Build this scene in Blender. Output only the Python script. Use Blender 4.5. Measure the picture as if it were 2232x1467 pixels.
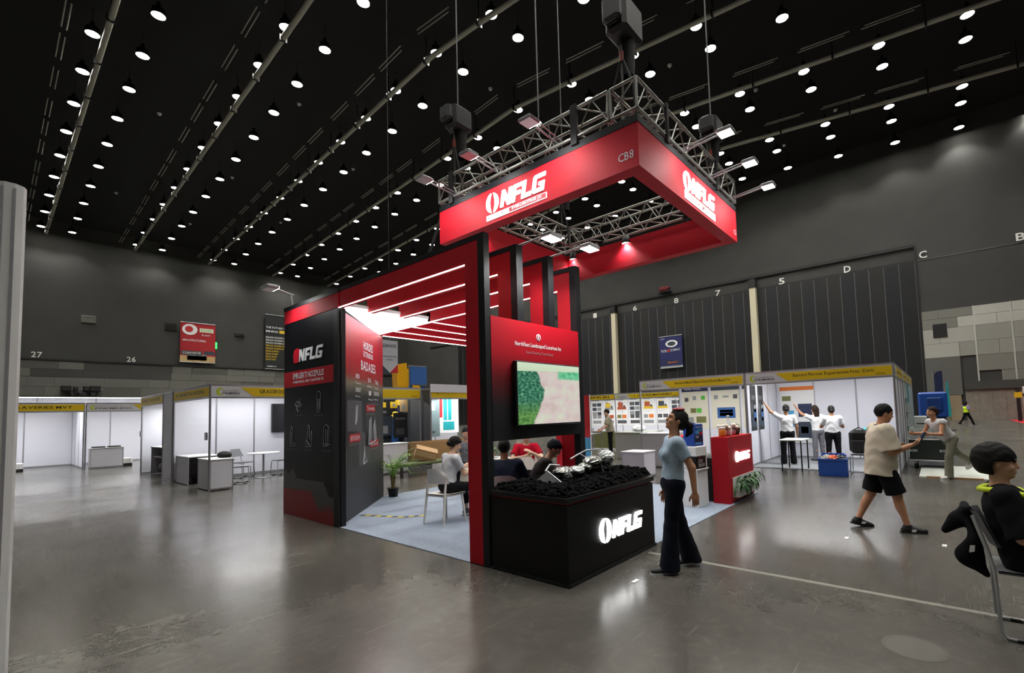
import bpy, math, random
import numpy as np
from mathutils import Vector, Matrix
random.seed(7); rng = np.random.default_rng(7)
R = math.radians
scene = bpy.context.scene
for o in list(bpy.data.objects): bpy.data.objects.remove(o)
COL = scene.collection

# ------------------------------------------------------------------ camera
# world: X runs along the exhibition aisle to the right, Y to the far left wall, Z up; the lens stands at the origin
cam = bpy.data.cameras.new('camera'); cam_o = bpy.data.objects.new('camera', cam); COL.objects.link(cam_o)
F_PX, YAW, PITCH, ROLL, PX, PY = 1030.0, R(39.5), R(3.58), R(-1.70), 1193.6, 835.7
_f0 = Vector((math.cos(YAW), math.sin(YAW), 0)); _r0 = Vector((math.sin(YAW), -math.cos(YAW), 0)); _u0 = Vector((0, 0, 1))
_fw = math.cos(PITCH)*_f0 + math.sin(PITCH)*_u0; _u1 = math.cos(PITCH)*_u0 - math.sin(PITCH)*_f0
_rt = math.cos(ROLL)*_r0 + math.sin(ROLL)*_u1; _up = -math.sin(ROLL)*_r0 + math.cos(ROLL)*_u1
M = Matrix((( _rt.x, _up.x, -_fw.x, 0), (_rt.y, _up.y, -_fw.y, 0), (_rt.z, _up.z, -_fw.z, 1.6), (0, 0, 0, 1)))
cam_o.matrix_world = M
cam.sensor_width = 36; cam.sensor_fit = 'HORIZONTAL'
cam.lens = F_PX/2232*36
cam.shift_x = (1116-PX)/2232; cam.shift_y = (PY-733.5)/2232
cam.clip_end = 400
scene.camera = cam_o

# ------------------------------------------------------------------ world and exposure
w = bpy.data.worlds.new('hall_air'); scene.world = w; w.use_nodes = True
w.node_tree.nodes['Background'].inputs[0].default_value = (.80, .88, 1.0, 1)
w.node_tree.nodes['Background'].inputs[1].default_value = .05
vs = scene.view_settings
scene.display_settings.display_device = 'sRGB'
vs.view_transform = 'Standard'; vs.look = 'None'; vs.gamma = 1.0; vs.use_curve_mapping = False
vs.exposure = 0.0
HALL_LAMP_W = 260       # one high-bay lamp of the ceiling grid
try:
    scene.cycles.use_denoising = True
    scene.cycles.caustics_reflective = False; scene.cycles.caustics_refractive = False; scene.cycles.max_bounces = 4; scene.cycles.diffuse_bounces = 2; scene.cycles.glossy_bounces = 2; scene.cycles.transparent_max_bounces = 6
    scene.cycles.use_adaptive_sampling = True; scene.cycles.adaptive_threshold = .12
    scene.cycles.sample_clamp_indirect = 4.0
except Exception: pass

# ------------------------------------------------------------------ helpers
def srgb(h):
    if isinstance(h, (tuple, list)): return tuple(h)[:3]
    v = [int(h[i:i+2], 16)/255 for i in (0, 2, 4)]
    return tuple(c/12.92 if c <= .04045 else ((c+.055)/1.055)**2.4 for c in v)
MATS = {}
def mat(name, col='808080', rough=.5, metal=0.0, emit=0.0, emitcol=None, spec=None, alpha=None, noise=0, nscale=20, bump=0, bscale=60, coat=0, trans=0):
    if name in MATS: return MATS[name]
    m = bpy.data.materials.new(name); m.use_nodes = True; nt = m.node_tree; b = nt.nodes['Principled BSDF']
    c = srgb(col); b.inputs['Base Color'].default_value = (*c, 1); b.inputs['Roughness'].default_value = rough; b.inputs['Metallic'].default_value = metal
    if spec is not None: b.inputs['Specular IOR Level'].default_value = spec
    if coat: b.inputs['Coat Weight'].default_value = coat; b.inputs['Coat Roughness'].default_value = .1
    if trans: b.inputs['Transmission Weight'].default_value = trans
    if alpha is not None: b.inputs['Alpha'].default_value = alpha
    if emit:
        b.inputs['Emission Color'].default_value = (*srgb(emitcol or col), 1); b.inputs['Emission Strength'].default_value = emit
    if noise or bump:
        tc = nt.nodes.new('ShaderNodeTexCoord')
        if noise:
            n = nt.nodes.new('ShaderNodeTexNoise'); n.inputs['Scale'].default_value = nscale; n.inputs['Detail'].default_value = 5
            nt.links.new(tc.outputs['Object'], n.inputs['Vector'])
            r = nt.nodes.new('ShaderNodeValToRGB'); r.color_ramp.elements[0].position = .3; r.color_ramp.elements[1].position = .7
            r.color_ramp.elements[0].color = (*[x*(1-noise) for x in c], 1); r.color_ramp.elements[1].color = (*[min(1, x*(1+noise)) for x in c], 1)
            nt.links.new(n.outputs['Fac'], r.inputs['Fac']); nt.links.new(r.outputs['Color'], b.inputs['Base Color'])
        if bump:
            n = nt.nodes.new('ShaderNodeTexNoise'); n.inputs['Scale'].default_value = bscale; n.inputs['Detail'].default_value = 4
            nt.links.new(tc.outputs['Object'], n.inputs['Vector'])
            bp = nt.nodes.new('ShaderNodeBump'); bp.inputs['Strength'].default_value = bump; bp.inputs['Distance'].default_value = .02
            nt.links.new(n.outputs['Fac'], bp.inputs['Height']); nt.links.new(bp.outputs['Normal'], b.inputs['Normal'])
    MATS[name] = m; return m
def gradmat(name, stops, axis='Z', lo=0, hi=1, rough=.5, emit=0, noise=0.0, nscale=8):
    """colour gradient along an object axis between lo and hi"""
    m = bpy.data.materials.new(name); m.use_nodes = True; nt = m.node_tree; b = nt.nodes['Principled BSDF']
    tc = nt.nodes.new('ShaderNodeTexCoord'); sp = nt.nodes.new('ShaderNodeSeparateXYZ'); nt.links.new(tc.outputs['Object'], sp.inputs[0])
    mr = nt.nodes.new('ShaderNodeMapRange'); mr.inputs['From Min'].default_value = lo; mr.inputs['From Max'].default_value = hi
    nt.links.new(sp.outputs[axis], mr.inputs['Value']); val = mr.outputs[0]
    if noise:
        n = nt.nodes.new('ShaderNodeTexNoise'); n.inputs['Scale'].default_value = nscale; n.inputs['Detail'].default_value = 6; nt.links.new(tc.outputs['Object'], n.inputs['Vector'])
        ma = nt.nodes.new('ShaderNodeMath'); ma.operation = 'MULTIPLY_ADD'; nt.links.new(n.outputs['Fac'], ma.inputs[0]); ma.inputs[1].default_value = noise
        nt.links.new(val, ma.inputs[2]); val = ma.outputs[0]
    r = nt.nodes.new('ShaderNodeValToRGB'); e = r.color_ramp.elements
    e[0].position = stops[0][0]; e[0].color = (*srgb(stops[0][1]), 1); e[1].position = stops[-1][0]; e[1].color = (*srgb(stops[-1][1]), 1)
    for p, c in stops[1:-1]:
        x = e.new(p); x.color = (*srgb(c), 1)
    nt.links.new(val, r.inputs['Fac']); nt.links.new(r.outputs['Color'], b.inputs['Base Color']); b.inputs['Roughness'].default_value = rough; b.inputs['Specular IOR Level'].default_value = .2
    MATS[name] = m; return m

ORG = {}
def empty(name, loc=(0, 0, 0), rz=0):
    o = bpy.data.objects.new(name, None); o.empty_display_size = .1; COL.objects.link(o); o.location = loc; o.rotation_euler = (0, 0, rz); ORG[o.name] = Vector(loc) if rz == 0 else None
    return o
def tag(o, label, cat, group=None):
    o['label'] = label; o['category'] = cat
    if group: o['group'] = group
    return o
def thing(name, label, cat, loc=(0, 0, 0), rz=0, group=None): return tag(empty(name, loc, rz), label, cat, group)
def link(name, me, parent=None, local=False):
    """mesh in world coordinates (local=False) under a parent Empty or mesh"""
    o = bpy.data.objects.new(name, me); COL.objects.link(o)
    if parent is not None:
        o.parent = parent
        if not local:
            org = ORG.get(parent.name)
            o.location = -org if org is not None else (0, 0, 0)
    ORG[o.name] = Vector((0, 0, 0))
    return o
def struct(o): o['kind'] = 'structure'; return o

class MB:
    def __init__(s): s.v = []; s.f = []; s.m = []; s.sm = []
    def add(s, v, f, mi=0, smooth=False):
        b = len(s.v); s.v += [tuple(p) for p in v]; s.f += [tuple(i+b for i in q) for q in f]; s.m += [mi]*len(f); s.sm += [smooth]*len(f); return s
    def box(s, x0, x1, y0, y1, z0, z1, mi=0):
        v = [(x, y, z) for z in (z0, z1) for y in (y0, y1) for x in (x0, x1)]
        return s.add(v, [(0, 2, 3, 1), (4, 5, 7, 6), (0, 1, 5, 4), (2, 6, 7, 3), (0, 4, 6, 2), (1, 3, 7, 5)], mi)
    def bevbox(s, x0, x1, y0, y1, z0, z1, b=.01, mi=0):
        """box with chamfered vertical and horizontal edges"""
        v = []; 
        for z, k in ((z0, b), (z0+b, 0), (z1-b, 0), (z1, b)):
            for x, y in ((x0+b+k, y0+k), (x1-b-k, y0+k), (x1-k, y0+b+k), (x1-k, y1-b-k), (x1-b-k, y1-k), (x0+b+k, y1-k), (x0+k, y1-b-k), (x0+k, y0+b+k)): v.append((x, y, z))
        f = [tuple(range(7, -1, -1)), tuple(range(24, 32))]
        for r in range(3):
            for i in range(8): j = (i+1) % 8; f.append((r*8+i, r*8+j, r*8+8+j, r*8+8+i))
        return s.add(v, f, mi)
    def prism(s, pts, o, u, vv, n, t, mi=0):
        """polygon pts in the (u,v) plane at o, extruded t along n"""
        o, u, vv, n = Vector(o), Vector(u), Vector(vv), Vector(n); k = len(pts)
        a = [o+u*p[0]+vv*p[1] for p in pts]; b = [q+n*t for q in a]
        f = [tuple(range(k-1, -1, -1)), tuple(range(k, 2*k))]+[(i, (i+1) % k, k+(i+1) % k, k+i) for i in range(k)]
        return s.add(a+b, f, mi)
    def tube(s, p0, p1, r, n=8, r1=None, mi=0, caps=True):
        p0, p1 = Vector(p0), Vector(p1); d = (p1-p0).normalized(); a = d.orthogonal().normalized(); b = d.cross(a); r1 = r if r1 is None else r1
        v = [p0+(a*math.cos(t)+b*math.sin(t))*r for t in [2*math.pi*i/n for i in range(n)]]+[p1+(a*math.cos(t)+b*math.sin(t))*r1 for t in [2*math.pi*i/n for i in range(n)]]
        s.add(v, [(i, (i+1) % n, n+(i+1) % n, n+i) for i in range(n)], mi, True)
        if caps: s.add(v, [tuple(range(n-1, -1, -1)), tuple(range(n, 2*n))], mi)
        return s
    def path(s, pts, r, n=8, mi=0):
        pts = [Vector(p) for p in pts]; k = len(pts); rings = []
        rs = r if isinstance(r, (list, tuple)) else [r]*k
        a = None
        for i, p in enumerate(pts):
            d = (pts[min(i+1, k-1)]-pts[max(i-1, 0)]).normalized()
            a = (d.orthogonal() if a is None else a-d*a.dot(d)).normalized(); b = d.cross(a)
            rings.append([p+(a*math.cos(t)+b*math.sin(t))*rs[i] for t in [2*math.pi*j/n for j in range(n)]])
        v = [q for g in rings for q in g]
        s.add(v, [(i*n+j, i*n+(j+1) % n, (i+1)*n+(j+1) % n, (i+1)*n+j) for i in range(k-1) for j in range(n)], mi, True)
        s.add(rings[0]+rings[-1], [tuple(range(n-1, -1, -1)), tuple(range(n, 2*n))], mi); return s
    def lathe(s, prof, c=(0, 0, 0), n=20, mi=0):
        c = Vector(c); v = [c+Vector((r*math.cos(2*math.pi*j/n), r*math.sin(2*math.pi*j/n), z)) for r, z in prof for j in range(n)]
        return s.add(v, [(i*n+j, i*n+(j+1) % n, (i+1)*n+(j+1) % n, (i+1)*n+j) for i in range(len(prof)-1) for j in range(n)], mi, True)
    def grid(s, fn, nu, nv, mi=0, smooth=True):
        v = [fn(i/nu, j/nv) for j in range(nv+1) for i in range(nu+1)]
        return s.add(v, [(j*(nu+1)+i, j*(nu+1)+i+1, (j+1)*(nu+1)+i+1, (j+1)*(nu+1)+i) for j in range(nv) for i in range(nu)], mi, smooth)
    def mesh(s, name, mats):
        me = bpy.data.meshes.new(name); me.from_pydata(s.v, [], s.f)
        for m in (mats if isinstance(mats, (list, tuple)) else [mats]): me.materials.append(m)
        me.polygons.foreach_set('material_index', s.m); me.polygons.foreach_set('use_smooth', s.sm); me.update(); return me
    def build(s, name, mats, parent=None, local=False): return link(name, s.mesh(name, mats), parent, local)
def box(name, m, parent, *a, local=False): return MB().box(*a).build(name, m, parent, local)
_unit = {}
def rod(name, p0, p1, r, m, parent=None, n=8):
    """a straight round bar; all bars of one material share one unit mesh"""
    k = (m.name, n)
    if k not in _unit: _unit[k] = MB().tube((0, 0, 0), (0, 0, 1), 1, n).mesh('bar', m)
    p0, p1 = Vector(p0), Vector(p1); o = bpy.data.objects.new(name, _unit[k]); COL.objects.link(o)
    d = p1-p0; o.rotation_mode = 'QUATERNION'; o.rotation_quaternion = Vector((0, 0, 1)).rotation_difference(d); o.scale = (r, r, d.length); o.location = p0
    if parent is not None:
        o.parent = parent; org = ORG.get(parent.name)
        if org is not None: o.location = p0-org
    return o
def copy_tree(root, loc=None, rz=None, parent=None):
    c = root.copy(); COL.objects.link(c)
    if parent is not None: c.parent = parent
    if loc is not None: c.location = loc
    if rz is not None: c.rotation_euler = (0, 0, rz)
    for ch in list(root.children): copy_tree(ch, parent=c)
    return c
# lettering ------------------------------------------------------------------
_gl = {}
def _glyphs():
    """every glyph needed, turned into a mesh once while the scene is still empty"""
    chars = 'ABCDEFGHIJKLMNOPQRSTUVWXYZabcdefghijklmnopqrstuvwxyz0123456789.,-:/'; obs = []
    for bold in (0.0, .015):
        for c in chars:
            cu = bpy.data.curves.new('t', 'FONT'); cu.body = c; cu.size = 1; cu.offset = bold; cu.resolution_u = 2
            ob = bpy.data.objects.new('t', cu); COL.objects.link(ob); obs.append((c, bold, ob))
    dg = bpy.context.evaluated_depsgraph_get()
    for c, bold, ob in obs:
        me = bpy.data.meshes.new_from_object(ob.evaluated_get(dg)); v = [(x.co.x, x.co.y) for x in me.vertices]; f = [tuple(p.vertices) for p in me.polygons]
        x0 = min(p[0] for p in v); _gl[(c, bold > 0)] = ([(p[0]-x0, p[1]) for p in v], f, max(p[0] for p in v)-x0); bpy.data.meshes.remove(me)
    for c, bold, ob in obs: cu = ob.data; bpy.data.objects.remove(ob); bpy.data.curves.remove(cu)
_glyphs()
def text_geo(s, bold=0.0):
    V, Fc, x = [], [], 0
    for c in s:
        if (c, bold > 0) not in _gl: x += .3; continue
        v, f, w_ = _gl[(c, bold > 0)]; b = len(V); V += [(p[0]+x, p[1], 0) for p in v]; Fc += [tuple(i+b for i in q) for q in f]; x += w_+.09
    ys = [p[1] for p in V]; xs = [p[0] for p in V]; return V, Fc, min(xs), max(xs), min(ys), max(ys)
def lettering(s, o, u, v, n, wid, hgt, m, parent, bold=0.0, lift=.004, name='lettering'):
    """flat lettering filling wid x hgt, lower left corner at o, proud of the surface by lift"""
    vv, ff, x0, x1, y0, y1 = text_geo(s, bold); o, u, v, n = Vector(o), Vector(u), Vector(v), Vector(n)
    pts = [o+u*((p[0]-x0)/(x1-x0)*wid)+v*((p[1]-y0)/(y1-y0)*hgt)+n*lift for p in vv]
    return MB().add(pts, ff).build(name, m, parent)
def patch(o, u, v, n, w_, h_, m, parent, lift=.002, name='print_patch', poly=None):
    o, u, v, n = Vector(o), Vector(u), Vector(v), Vector(n)
    pts = poly or ((0, 0), (w_, 0), (w_, h_), (0, h_))
    return MB().prism(pts, o+n*.0005, u, v, n, lift).build(name, m, parent)
# ------------------------------------------------------------------ materials
def floor_material():
    m = bpy.data.materials.new('polished_concrete'); m.use_nodes = True; nt = m.node_tree; b = nt.nodes['Principled BSDF']; L = nt.links.new; N = nt.nodes.new
    tc = N('ShaderNodeTexCoord')
    def noise(scale, detail, rough=.5, dist=0.0, vec=None):
        n = N('ShaderNodeTexNoise'); n.inputs['Scale'].default_value = scale; n.inputs['Detail'].default_value = detail; n.inputs['Roughness'].default_value = rough; n.inputs['Distortion'].default_value = dist
        L(vec or tc.outputs['Object'], n.inputs['Vector']); return n.outputs['Fac']
    def ramp(val, stops):
        r = N('ShaderNodeValToRGB'); e = r.color_ramp.elements
        e[0].position, e[0].color = stops[0][0], (*srgb(stops[0][1]), 1); e[1].position, e[1].color = stops[-1][0], (*srgb(stops[-1][1]), 1)
        for p, c in stops[1:-1]: x = e.new(p); x.color = (*srgb(c), 1)
        L(val, r.inputs['Fac']); return r.outputs['Color']
    def mix(a, c, fac, mode='MIX'):
        x = N('ShaderNodeMix'); x.data_type = 'RGBA'; x.blend_type = mode; L(a, x.inputs[6]); L(c, x.inputs[7])
        if isinstance(fac, float): x.inputs[0].default_value = fac
        else: L(fac, x.inputs[0])
        return x.outputs[2]
    base = ramp(noise(.55, 8, .65, .6), ((.25, '3F3D39'), (.5, '514E49'), (.78, '6A6760')))
    fine = ramp(noise(5.5, 9, .7, 1.2), ((.28, '47443F'), (.55, '56534D'), (.78, '727068')))
    c = mix(base, fine, .35)
    # scuffs and hairline cracks
    vo = N('ShaderNodeTexVoronoi'); vo.feature = 'DISTANCE_TO_EDGE'; vo.inputs['Scale'].default_value = 1.3
    wn = N('ShaderNodeTexNoise'); wn.inputs['Scale'].default_value = 2.2; wn.inputs['Detail'].default_value = 6; L(tc.outputs['Object'], wn.inputs['Vector'])
    va = N('ShaderNodeVectorMath'); va.operation = 'ADD'; L(tc.outputs['Object'], va.inputs[0]); L(wn.outputs['Color'], va.inputs[1]); L(va.outputs[0], vo.inputs['Vector'])
    crack = ramp(vo.outputs['Distance'], ((0.0, 'FFFFFF'), (.012, '000000')))
    cm = N('ShaderNodeMath'); cm.operation = 'MULTIPLY'; L(crack, cm.inputs[0]); L(ramp(noise(1.1, 4), ((.5, '000000'), (.75, '4A4A4A'))), cm.inputs[1])
    lightc = N('ShaderNodeRGB'); lightc.outputs[0].default_value = (*srgb('A5A297'), 1)
    c = mix(c, lightc.outputs[0], cm.outputs[0])
    # long thin wheel scuffs, mostly along the aisle
    mp = N('ShaderNodeMapping'); mp.inputs['Rotation'].default_value = (0, 0, R(38)); mp.inputs['Scale'].default_value = (.35, 9, 1); L(tc.outputs['Object'], mp.inputs['Vector'])
    sc_ = ramp(noise(2.4, 3, .5, 1.5, mp.outputs[0]), ((.66, '000000'), (.72, '555555'))); c = mix(c, lightc.outputs[0], sc_)
    mp2 = N('ShaderNodeMapping'); mp2.inputs['Rotation'].default_value = (0, 0, R(-20)); mp2.inputs['Scale'].default_value = (.5, 14, 1); L(tc.outputs['Object'], mp2.inputs['Vector'])
    sc2 = ramp(noise(2.0, 3, .5, 1.0, mp2.outputs[0]), ((.68, '000000'), (.74, '484848'))); c = mix(c, lightc.outputs[0], sc2)
    L(c, b.inputs['Base Color'])
    rr = N('ShaderNodeMapRange'); rr.inputs['From Min'].default_value = .3; rr.inputs['From Max'].default_value = .7; rr.inputs['To Min'].default_value = .19; rr.inputs['To Max'].default_value = .27
    L(noise(.8, 4, .5, .5), rr.inputs['Value']); L(rr.outputs[0], b.inputs['Roughness'])
    b.inputs['Specular IOR Level'].default_value = .62
    return m
M_FLOOR = floor_material()
M_WALL = mat('dark_painted_wall', '3A3A38', .8, noise=.10, nscale=.35)
M_CEIL = mat('black_ceiling', '0B0B0D', .9)
M_BLACK = mat('black_metal', '151517', .5)
M_PIPE = mat('grey_painted_pipe', 'B4B4A8', .5)
M_RAIL = mat('conduit_steel', 'A8A8A0', .5)
M_WHITE = mat('white_laminate', 'D6D6DC', .45)
M_WHITEP = mat('white_paint', 'E8E8E8', .5)
M_ALU = mat('brushed_aluminium', 'A8A8AC', .35, .7)
M_GREYP = mat('grey_panel', '8F8F96', .5)
M_SIGNW = mat('white_sign_paint', 'E4E4E0', .6)
M_LENS = mat('lamp_lens', 'FFFBE8', .3, emit=60, emitcol='FFFCEE')
M_LENS.cycles.emission_sampling = 'NONE'   # the beam spot in each lamp does the lighting

# ------------------------------------------------------------------ hall shell
struct(MB().box(-14, 52.6, -18, 78.6, -.2, 0).build('floor', M_FLOOR))
struct(MB().box(-14, 52.6, -18, 78.6, 25.6, 25.9).build('ceiling', M_CEIL))
wall_left = struct(MB().box(-14, 52.6, 78, 78.6, 0, 25.6).build('wall_left', M_WALL))
wall_right = struct(MB().box(52, 52.6, -18, 78, 0, 25.6).build('wall_right', M_WALL))
struct(MB().box(-14, 52.6, -18.4, -18, 0, 25.6).build('wall_near', M_WALL))
struct(MB().box(-14.4, -14, -18, 78, 0, 25.6).build('wall_far_left', M_WALL))

# left wall: ledge line, acoustic panel band
MB().box(-14, 52, 77.84, 78, 9.30, 9.50).build('ledge', M_BLACK, wall_left)
PAN = [mat('acoustic_panel_dark', '434340', .85), mat('acoustic_panel_mid', '585853', .85), mat('acoustic_panel_grey', '686862', .85), mat('acoustic_panel_pale', '6E6E67', .85)]
pm = {}
def panel_piece(parent, m, o, axis, w_, h_, t=.06):
    k = (m.name, axis, round(w_, 3), round(h_, 3))
    if k not in pm:
        pm[k] = (MB().box(0, w_-.02, -t, 0, 0, h_-.02) if axis == 'x' else MB().box(-t, 0, 0, w_-.02, 0, h_-.02)).mesh('panel', m)
    ob = bpy.data.objects.new('panel', pm[k]); COL.objects.link(ob); ob.location = o; ob.parent = parent; return ob
rows = [(8.35, .93), (7.42, .93), (6.3, 1.1), (5.2, 1.1)]
pr_ = random.Random(3)
for z, h in rows:
    x = 1.4+pr_.random()*1.5; x = round(x, 1)
    while x < 30:
        wd = pr_.choice((2.1, 2.1, 4.2)); panel_piece(wall_left, pr_.choice(PAN if z > 7 else PAN[1:]), (x, 78, z), 'x', wd, h); x += wd
# right wall: recessed black operable partition with seams, ledges, pale panels
M_PART = [mat('black_partition', '121316', .45, noise=.2, nscale=2), mat('black_partition_blue', '14141B', .45), mat('black_partition_warm', '171717', .45)]
M_SEAM = mat('partition_seam', '6A6A6C', .5, .4)
MB().box(51.8, 52, .85, 70, 15.10, 15.38).build('ledge', M_BLACK, wall_right)
MB().box(51.9, 52, .85, 70, 13.82, 14.0).build('ledge', M_BLACK, wall_right)
MB().box(51.86, 52, .72, .86, 0, 15.3).build('edge_trim', M_BLACK, wall_right)
MB().box(51.97, 52, -18, .7, 13.84, 13.9).build('ledge_line', M_SEAM, wall_right)
y = .9; k = 0
while y < 62:
    panel_piece(wall_right, M_PART[k % 3], (52, y, 0), 'y', 1.115, 13.84, .10)
    MB().box(51.89, 51.93, y-.05, y-.01, 0, 13.8).build('seam', M_SEAM, wall_right)
    y += 1.115; k += 1
M_COL = mat('cream_column_paint', 'C9C2A8', .6)
for yy in (14.27, 31.2, 48.2):
    c_ = struct(MB().box(51.3, 51.88, yy-.3, yy+.3, 0, 14.05).box(51.2, 51.9, yy-.36, yy+.36, 14.05, 14.9, 1).build('trim_1', [M_COL, M_BLACK]))
PALE = [mat('wall_panel_dark', '77776F', .8), mat('wall_panel_mid', '8C8C85', .8), mat('wall_panel_light', 'A3A39B', .8), mat('wall_panel_pale', 'B2B2AA', .8)]
PJ = mat('panel_joint', 'B8B8B0', .7)
zz = [2.5, 4.0, 5.3, 6.48, 7.74, 8.6, 9.35]
for r_ in range(6):
    yy = .7; j = r_ % 2
    while yy > -12:
        wd = (2.3, 2.4, 2.2)[j % 3] if not (r_ == 5 and j % 2) else 2.3
        wd = 1.1 if (yy == .7 and r_ % 2) else wd
        if not (zz[r_] < 5.2 and yy > -1.6):
            panel_piece(wall_right, PALE[(j*7+r_*5+j//2) % 4] if r_ > 1 else PALE[0], (52, yy-wd, zz[r_]), 'y', wd, zz[r_+1]-zz[r_], .08)
        yy -= wd; j += 1
for yy in (-2.65, -4.85, -7.05): MB().box(51.9, 51.93, yy-.05, yy+.05, 2.6, 9.35).build('panel_joint', PJ, wall_right)
MB().box(51.88, 51.94, -.92, 0, 7.0, 8.15).build('wall_vent', M_BLACK, wall_right)
MB().box(51.75, 52, -9, -1.72, 2.5, 3.15).build('door_track', mat('track_housing', '3A3A38', .6), wall_right)
M_WOODG = mat('grey_boards', '7C766C', .7, noise=.15, nscale=3)
for i in range(9): MB().box(51.9, 52, -1.75-.8*(i+1)+.01, -1.75-.8*i, 0, 2.5).build('board', M_WOODG, wall_right)
d1 = struct(MB().box(51.85, 52, -1.48, .05, 0, 2.1).build('door_1', mat('tan_door', '8A7B62', .6)))
MB().box(51.83, 51.86, -.72, -.70, 0, 2.1).build('door_gap', M_BLACK, d1); MB().box(51.8, 51.86, -.82, -.78, .9, 1.15).build('handle', M_ALU, d1)
MB().box(51.84, 51.99, -1.6, .7, 2.1, 5.3).build('wall_recess', mat('grey_wall_flat', '5B5B57', .8), wall_right)

# grid letters and bay numbers painted on the walls
for s, yc in (('1', 34.25), ('6', 28.3), ('8', 22.87), ('7', 17.97), ('5', 11.49), ('D', 5.81), ('C', .23), ('B', -5.79)):
    tag(lettering(s, (52, yc+.3, 13.95 if yc > 1 else 14.0), (0, -1, 0), (0, 0, 1), (-1, 0, 0), .55, .62, M_SIGNW, None, .02, .16, 'wall_letter'), 'white painted mark reading %s high on the right wall' % dict(zip('16875DCB', ('one', 'six', 'eight', 'seven', 'five', 'letter D', 'letter C', 'letter B')))[s], 'wall mark', 'bay marks on the right wall')
for s, xc in (('27', 3.8), ('26', 11.9)):
    tag(lettering(s, (xc, 78, 9.55), (1, 0, 0), (0, 0, 1), (0, -1, 0), .85, .65, M_SIGNW, None, .02, .05, 'bay_number'), 'white bay number %s on the dark left wall' % ('twenty-seven' if s == '27' else 'twenty-six'), 'wall mark', 'bay numbers on the left wall')
# things on the left wall
M_VENT = mat('vent_dark', '262624', .7)
def vent(x0, x1, z0, z1, lab, pale=False):
    t = thing('wall_vent', lab, 'vent', (x0, 78, z0)); MB().box(x0, x1, 77.86, 78, z0, z1).build('frame', mat('vent_pale', '7A7A74', .7) if pale else M_VENT, t)
    n = max(3, int((z1-z0)/.16))
    for i in range(n): z = z0+.06+(z1-z0-.1)*i/n; MB().box(x0+.06, x1-.06, 77.8, 77.87, z, z+.05).build('slat', M_VENT if not pale else mat('vent_slat', '8A8A84', .6), t)
vent(7.71, 8.98, 14.0, 14.9, 'pale grey wall unit high on the left wall', True)
vent(15.59, 16.91, 14.03, 15.03, 'dark square vent beside the red wall banner')
vent(23.62, 24.2, 14.04, 14.49, 'left one of two small dark vents right of red banner')
vent(24.27, 24.86, 14.04, 14.49, 'right one of two small dark vents right of red banner')
t = thing('wall_lamp', 'twin emergency floodlight glowing white above number 26', 'lamp', (12.3, 78, 11.7))
MB().box(11.7, 12.95, 77.8, 78, 11.75, 12.95).build('housing', M_BLACK, t)
for i in (0, 1):
    MB().lathe([(0, 0), (.2, .0), (.26, .1)], (0, 0, 0), 14).build('bulb', mat('wall_lamp_glow', 'FFFDE8', .3, emit=9), t)
    b_ = t.children[-1]; b_.rotation_euler = (R(-90), 0, 0); b_.scale = (1, 1.5, 1); b_.location = (-.32+.55*i, -.32, .85)
MB().box(21.25, 21.45, 77.85, 77.95, 12, 12.9).build('exit_sign', mat('green_lit_sign', '2EE05A', .4, emit=3)); tag(bpy.data.objects['exit_sign'], 'small green lit sign at the edge of red banner', 'sign')
t = thing('wall_speaker', 'round dark speaker on the left wall beside pale unit', 'speaker', (9.7, 78, 14)); MB().lathe([(0, .06), (.12, .06), (.14, 0)], (0, 0, 0), 14).build('cone', M_VENT, t).rotation_euler = (R(90), 0, 0)
# row of projectors / equipment on a bar at the left wall
t = thing('equipment_bar', 'bar with dark equipment boxes on left wall above white stands', 'equipment', (8, 77.5, 5.4))
MB().box(6.2, 9.7, 77.3, 77.5, 5.95, 6.1).build('bar', M_ALU, t)
for x0, x1, z0, z1 in ((6.2, 7.0, 5.75, 6.4), (7.2, 7.6, 5.8, 6.3), (8.0, 8.5, 5.8, 6.35), (8.6, 9.5, 5.75, 6.4), (6.9, 7.3, 5.2, 5.6), (7.6, 8.3, 5.15, 5.6), (8.6, 9.1, 5.2, 5.6)):
    MB().bevbox(x0, x1, 77.0, 77.9, z0, z1, .05).build('unit', M_BLACK, t)

# ------------------------------------------------------------------ ceiling lamps in rows
def rowx(xr, y): return xr*(1+(.003*(y-22) if y > 22 else -.0047*(y-22)))
YS = [-15.8, -11.5, -7, -2.7, 1.5, 5.6, 9.6, 13.5, 18, 22.6, 27.4, 31.7, 36, 40.4, 45, 49.8, 54.7, 59.8, 65, 70.3, 75.8]
ROWS = [(-9.5, 0), (-2.2, 0), (3.5, 1), (5.62, 1), (10.5, 1), (12.7, 1), (17.5, 1), (19.65, 1), (24.9, 1), (27.05, 1), (32.4, 1), (34.6, 1), (39.7, 1), (41.9, 1), (45.6, 1)]
spot = bpy.data.lights.new('high_bay_beam', 'SPOT'); spot.energy = HALL_LAMP_W*4; spot.color = (1.0, .985, .93); spot.spot_size = R(112); spot.spot_blend = .55; spot.shadow_soft_size = .3
house_me = MB().lathe([(.0, .75), (.10, .75), (.12, .5), (.30, .38), (.34, .05), (.36, 0), (.33, .0), (.30, .06)], n=16).tube((0, 0, .75), (0, 0, 1.6), .015, 5).mesh('housing', M_BLACK)
lens_me = MB().lathe([(0, .0), (.25, .0), (.34, .03)], n=16).mesh('lens', M_LENS)
names = ['first', 'second', 'third', 'fourth', 'fifth', 'sixth', 'seventh', 'eighth', 'ninth', 'tenth', 'eleventh', 'twelfth', 'thirteenth', 'fourteenth', 'fifteenth']
vis = 0
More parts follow.
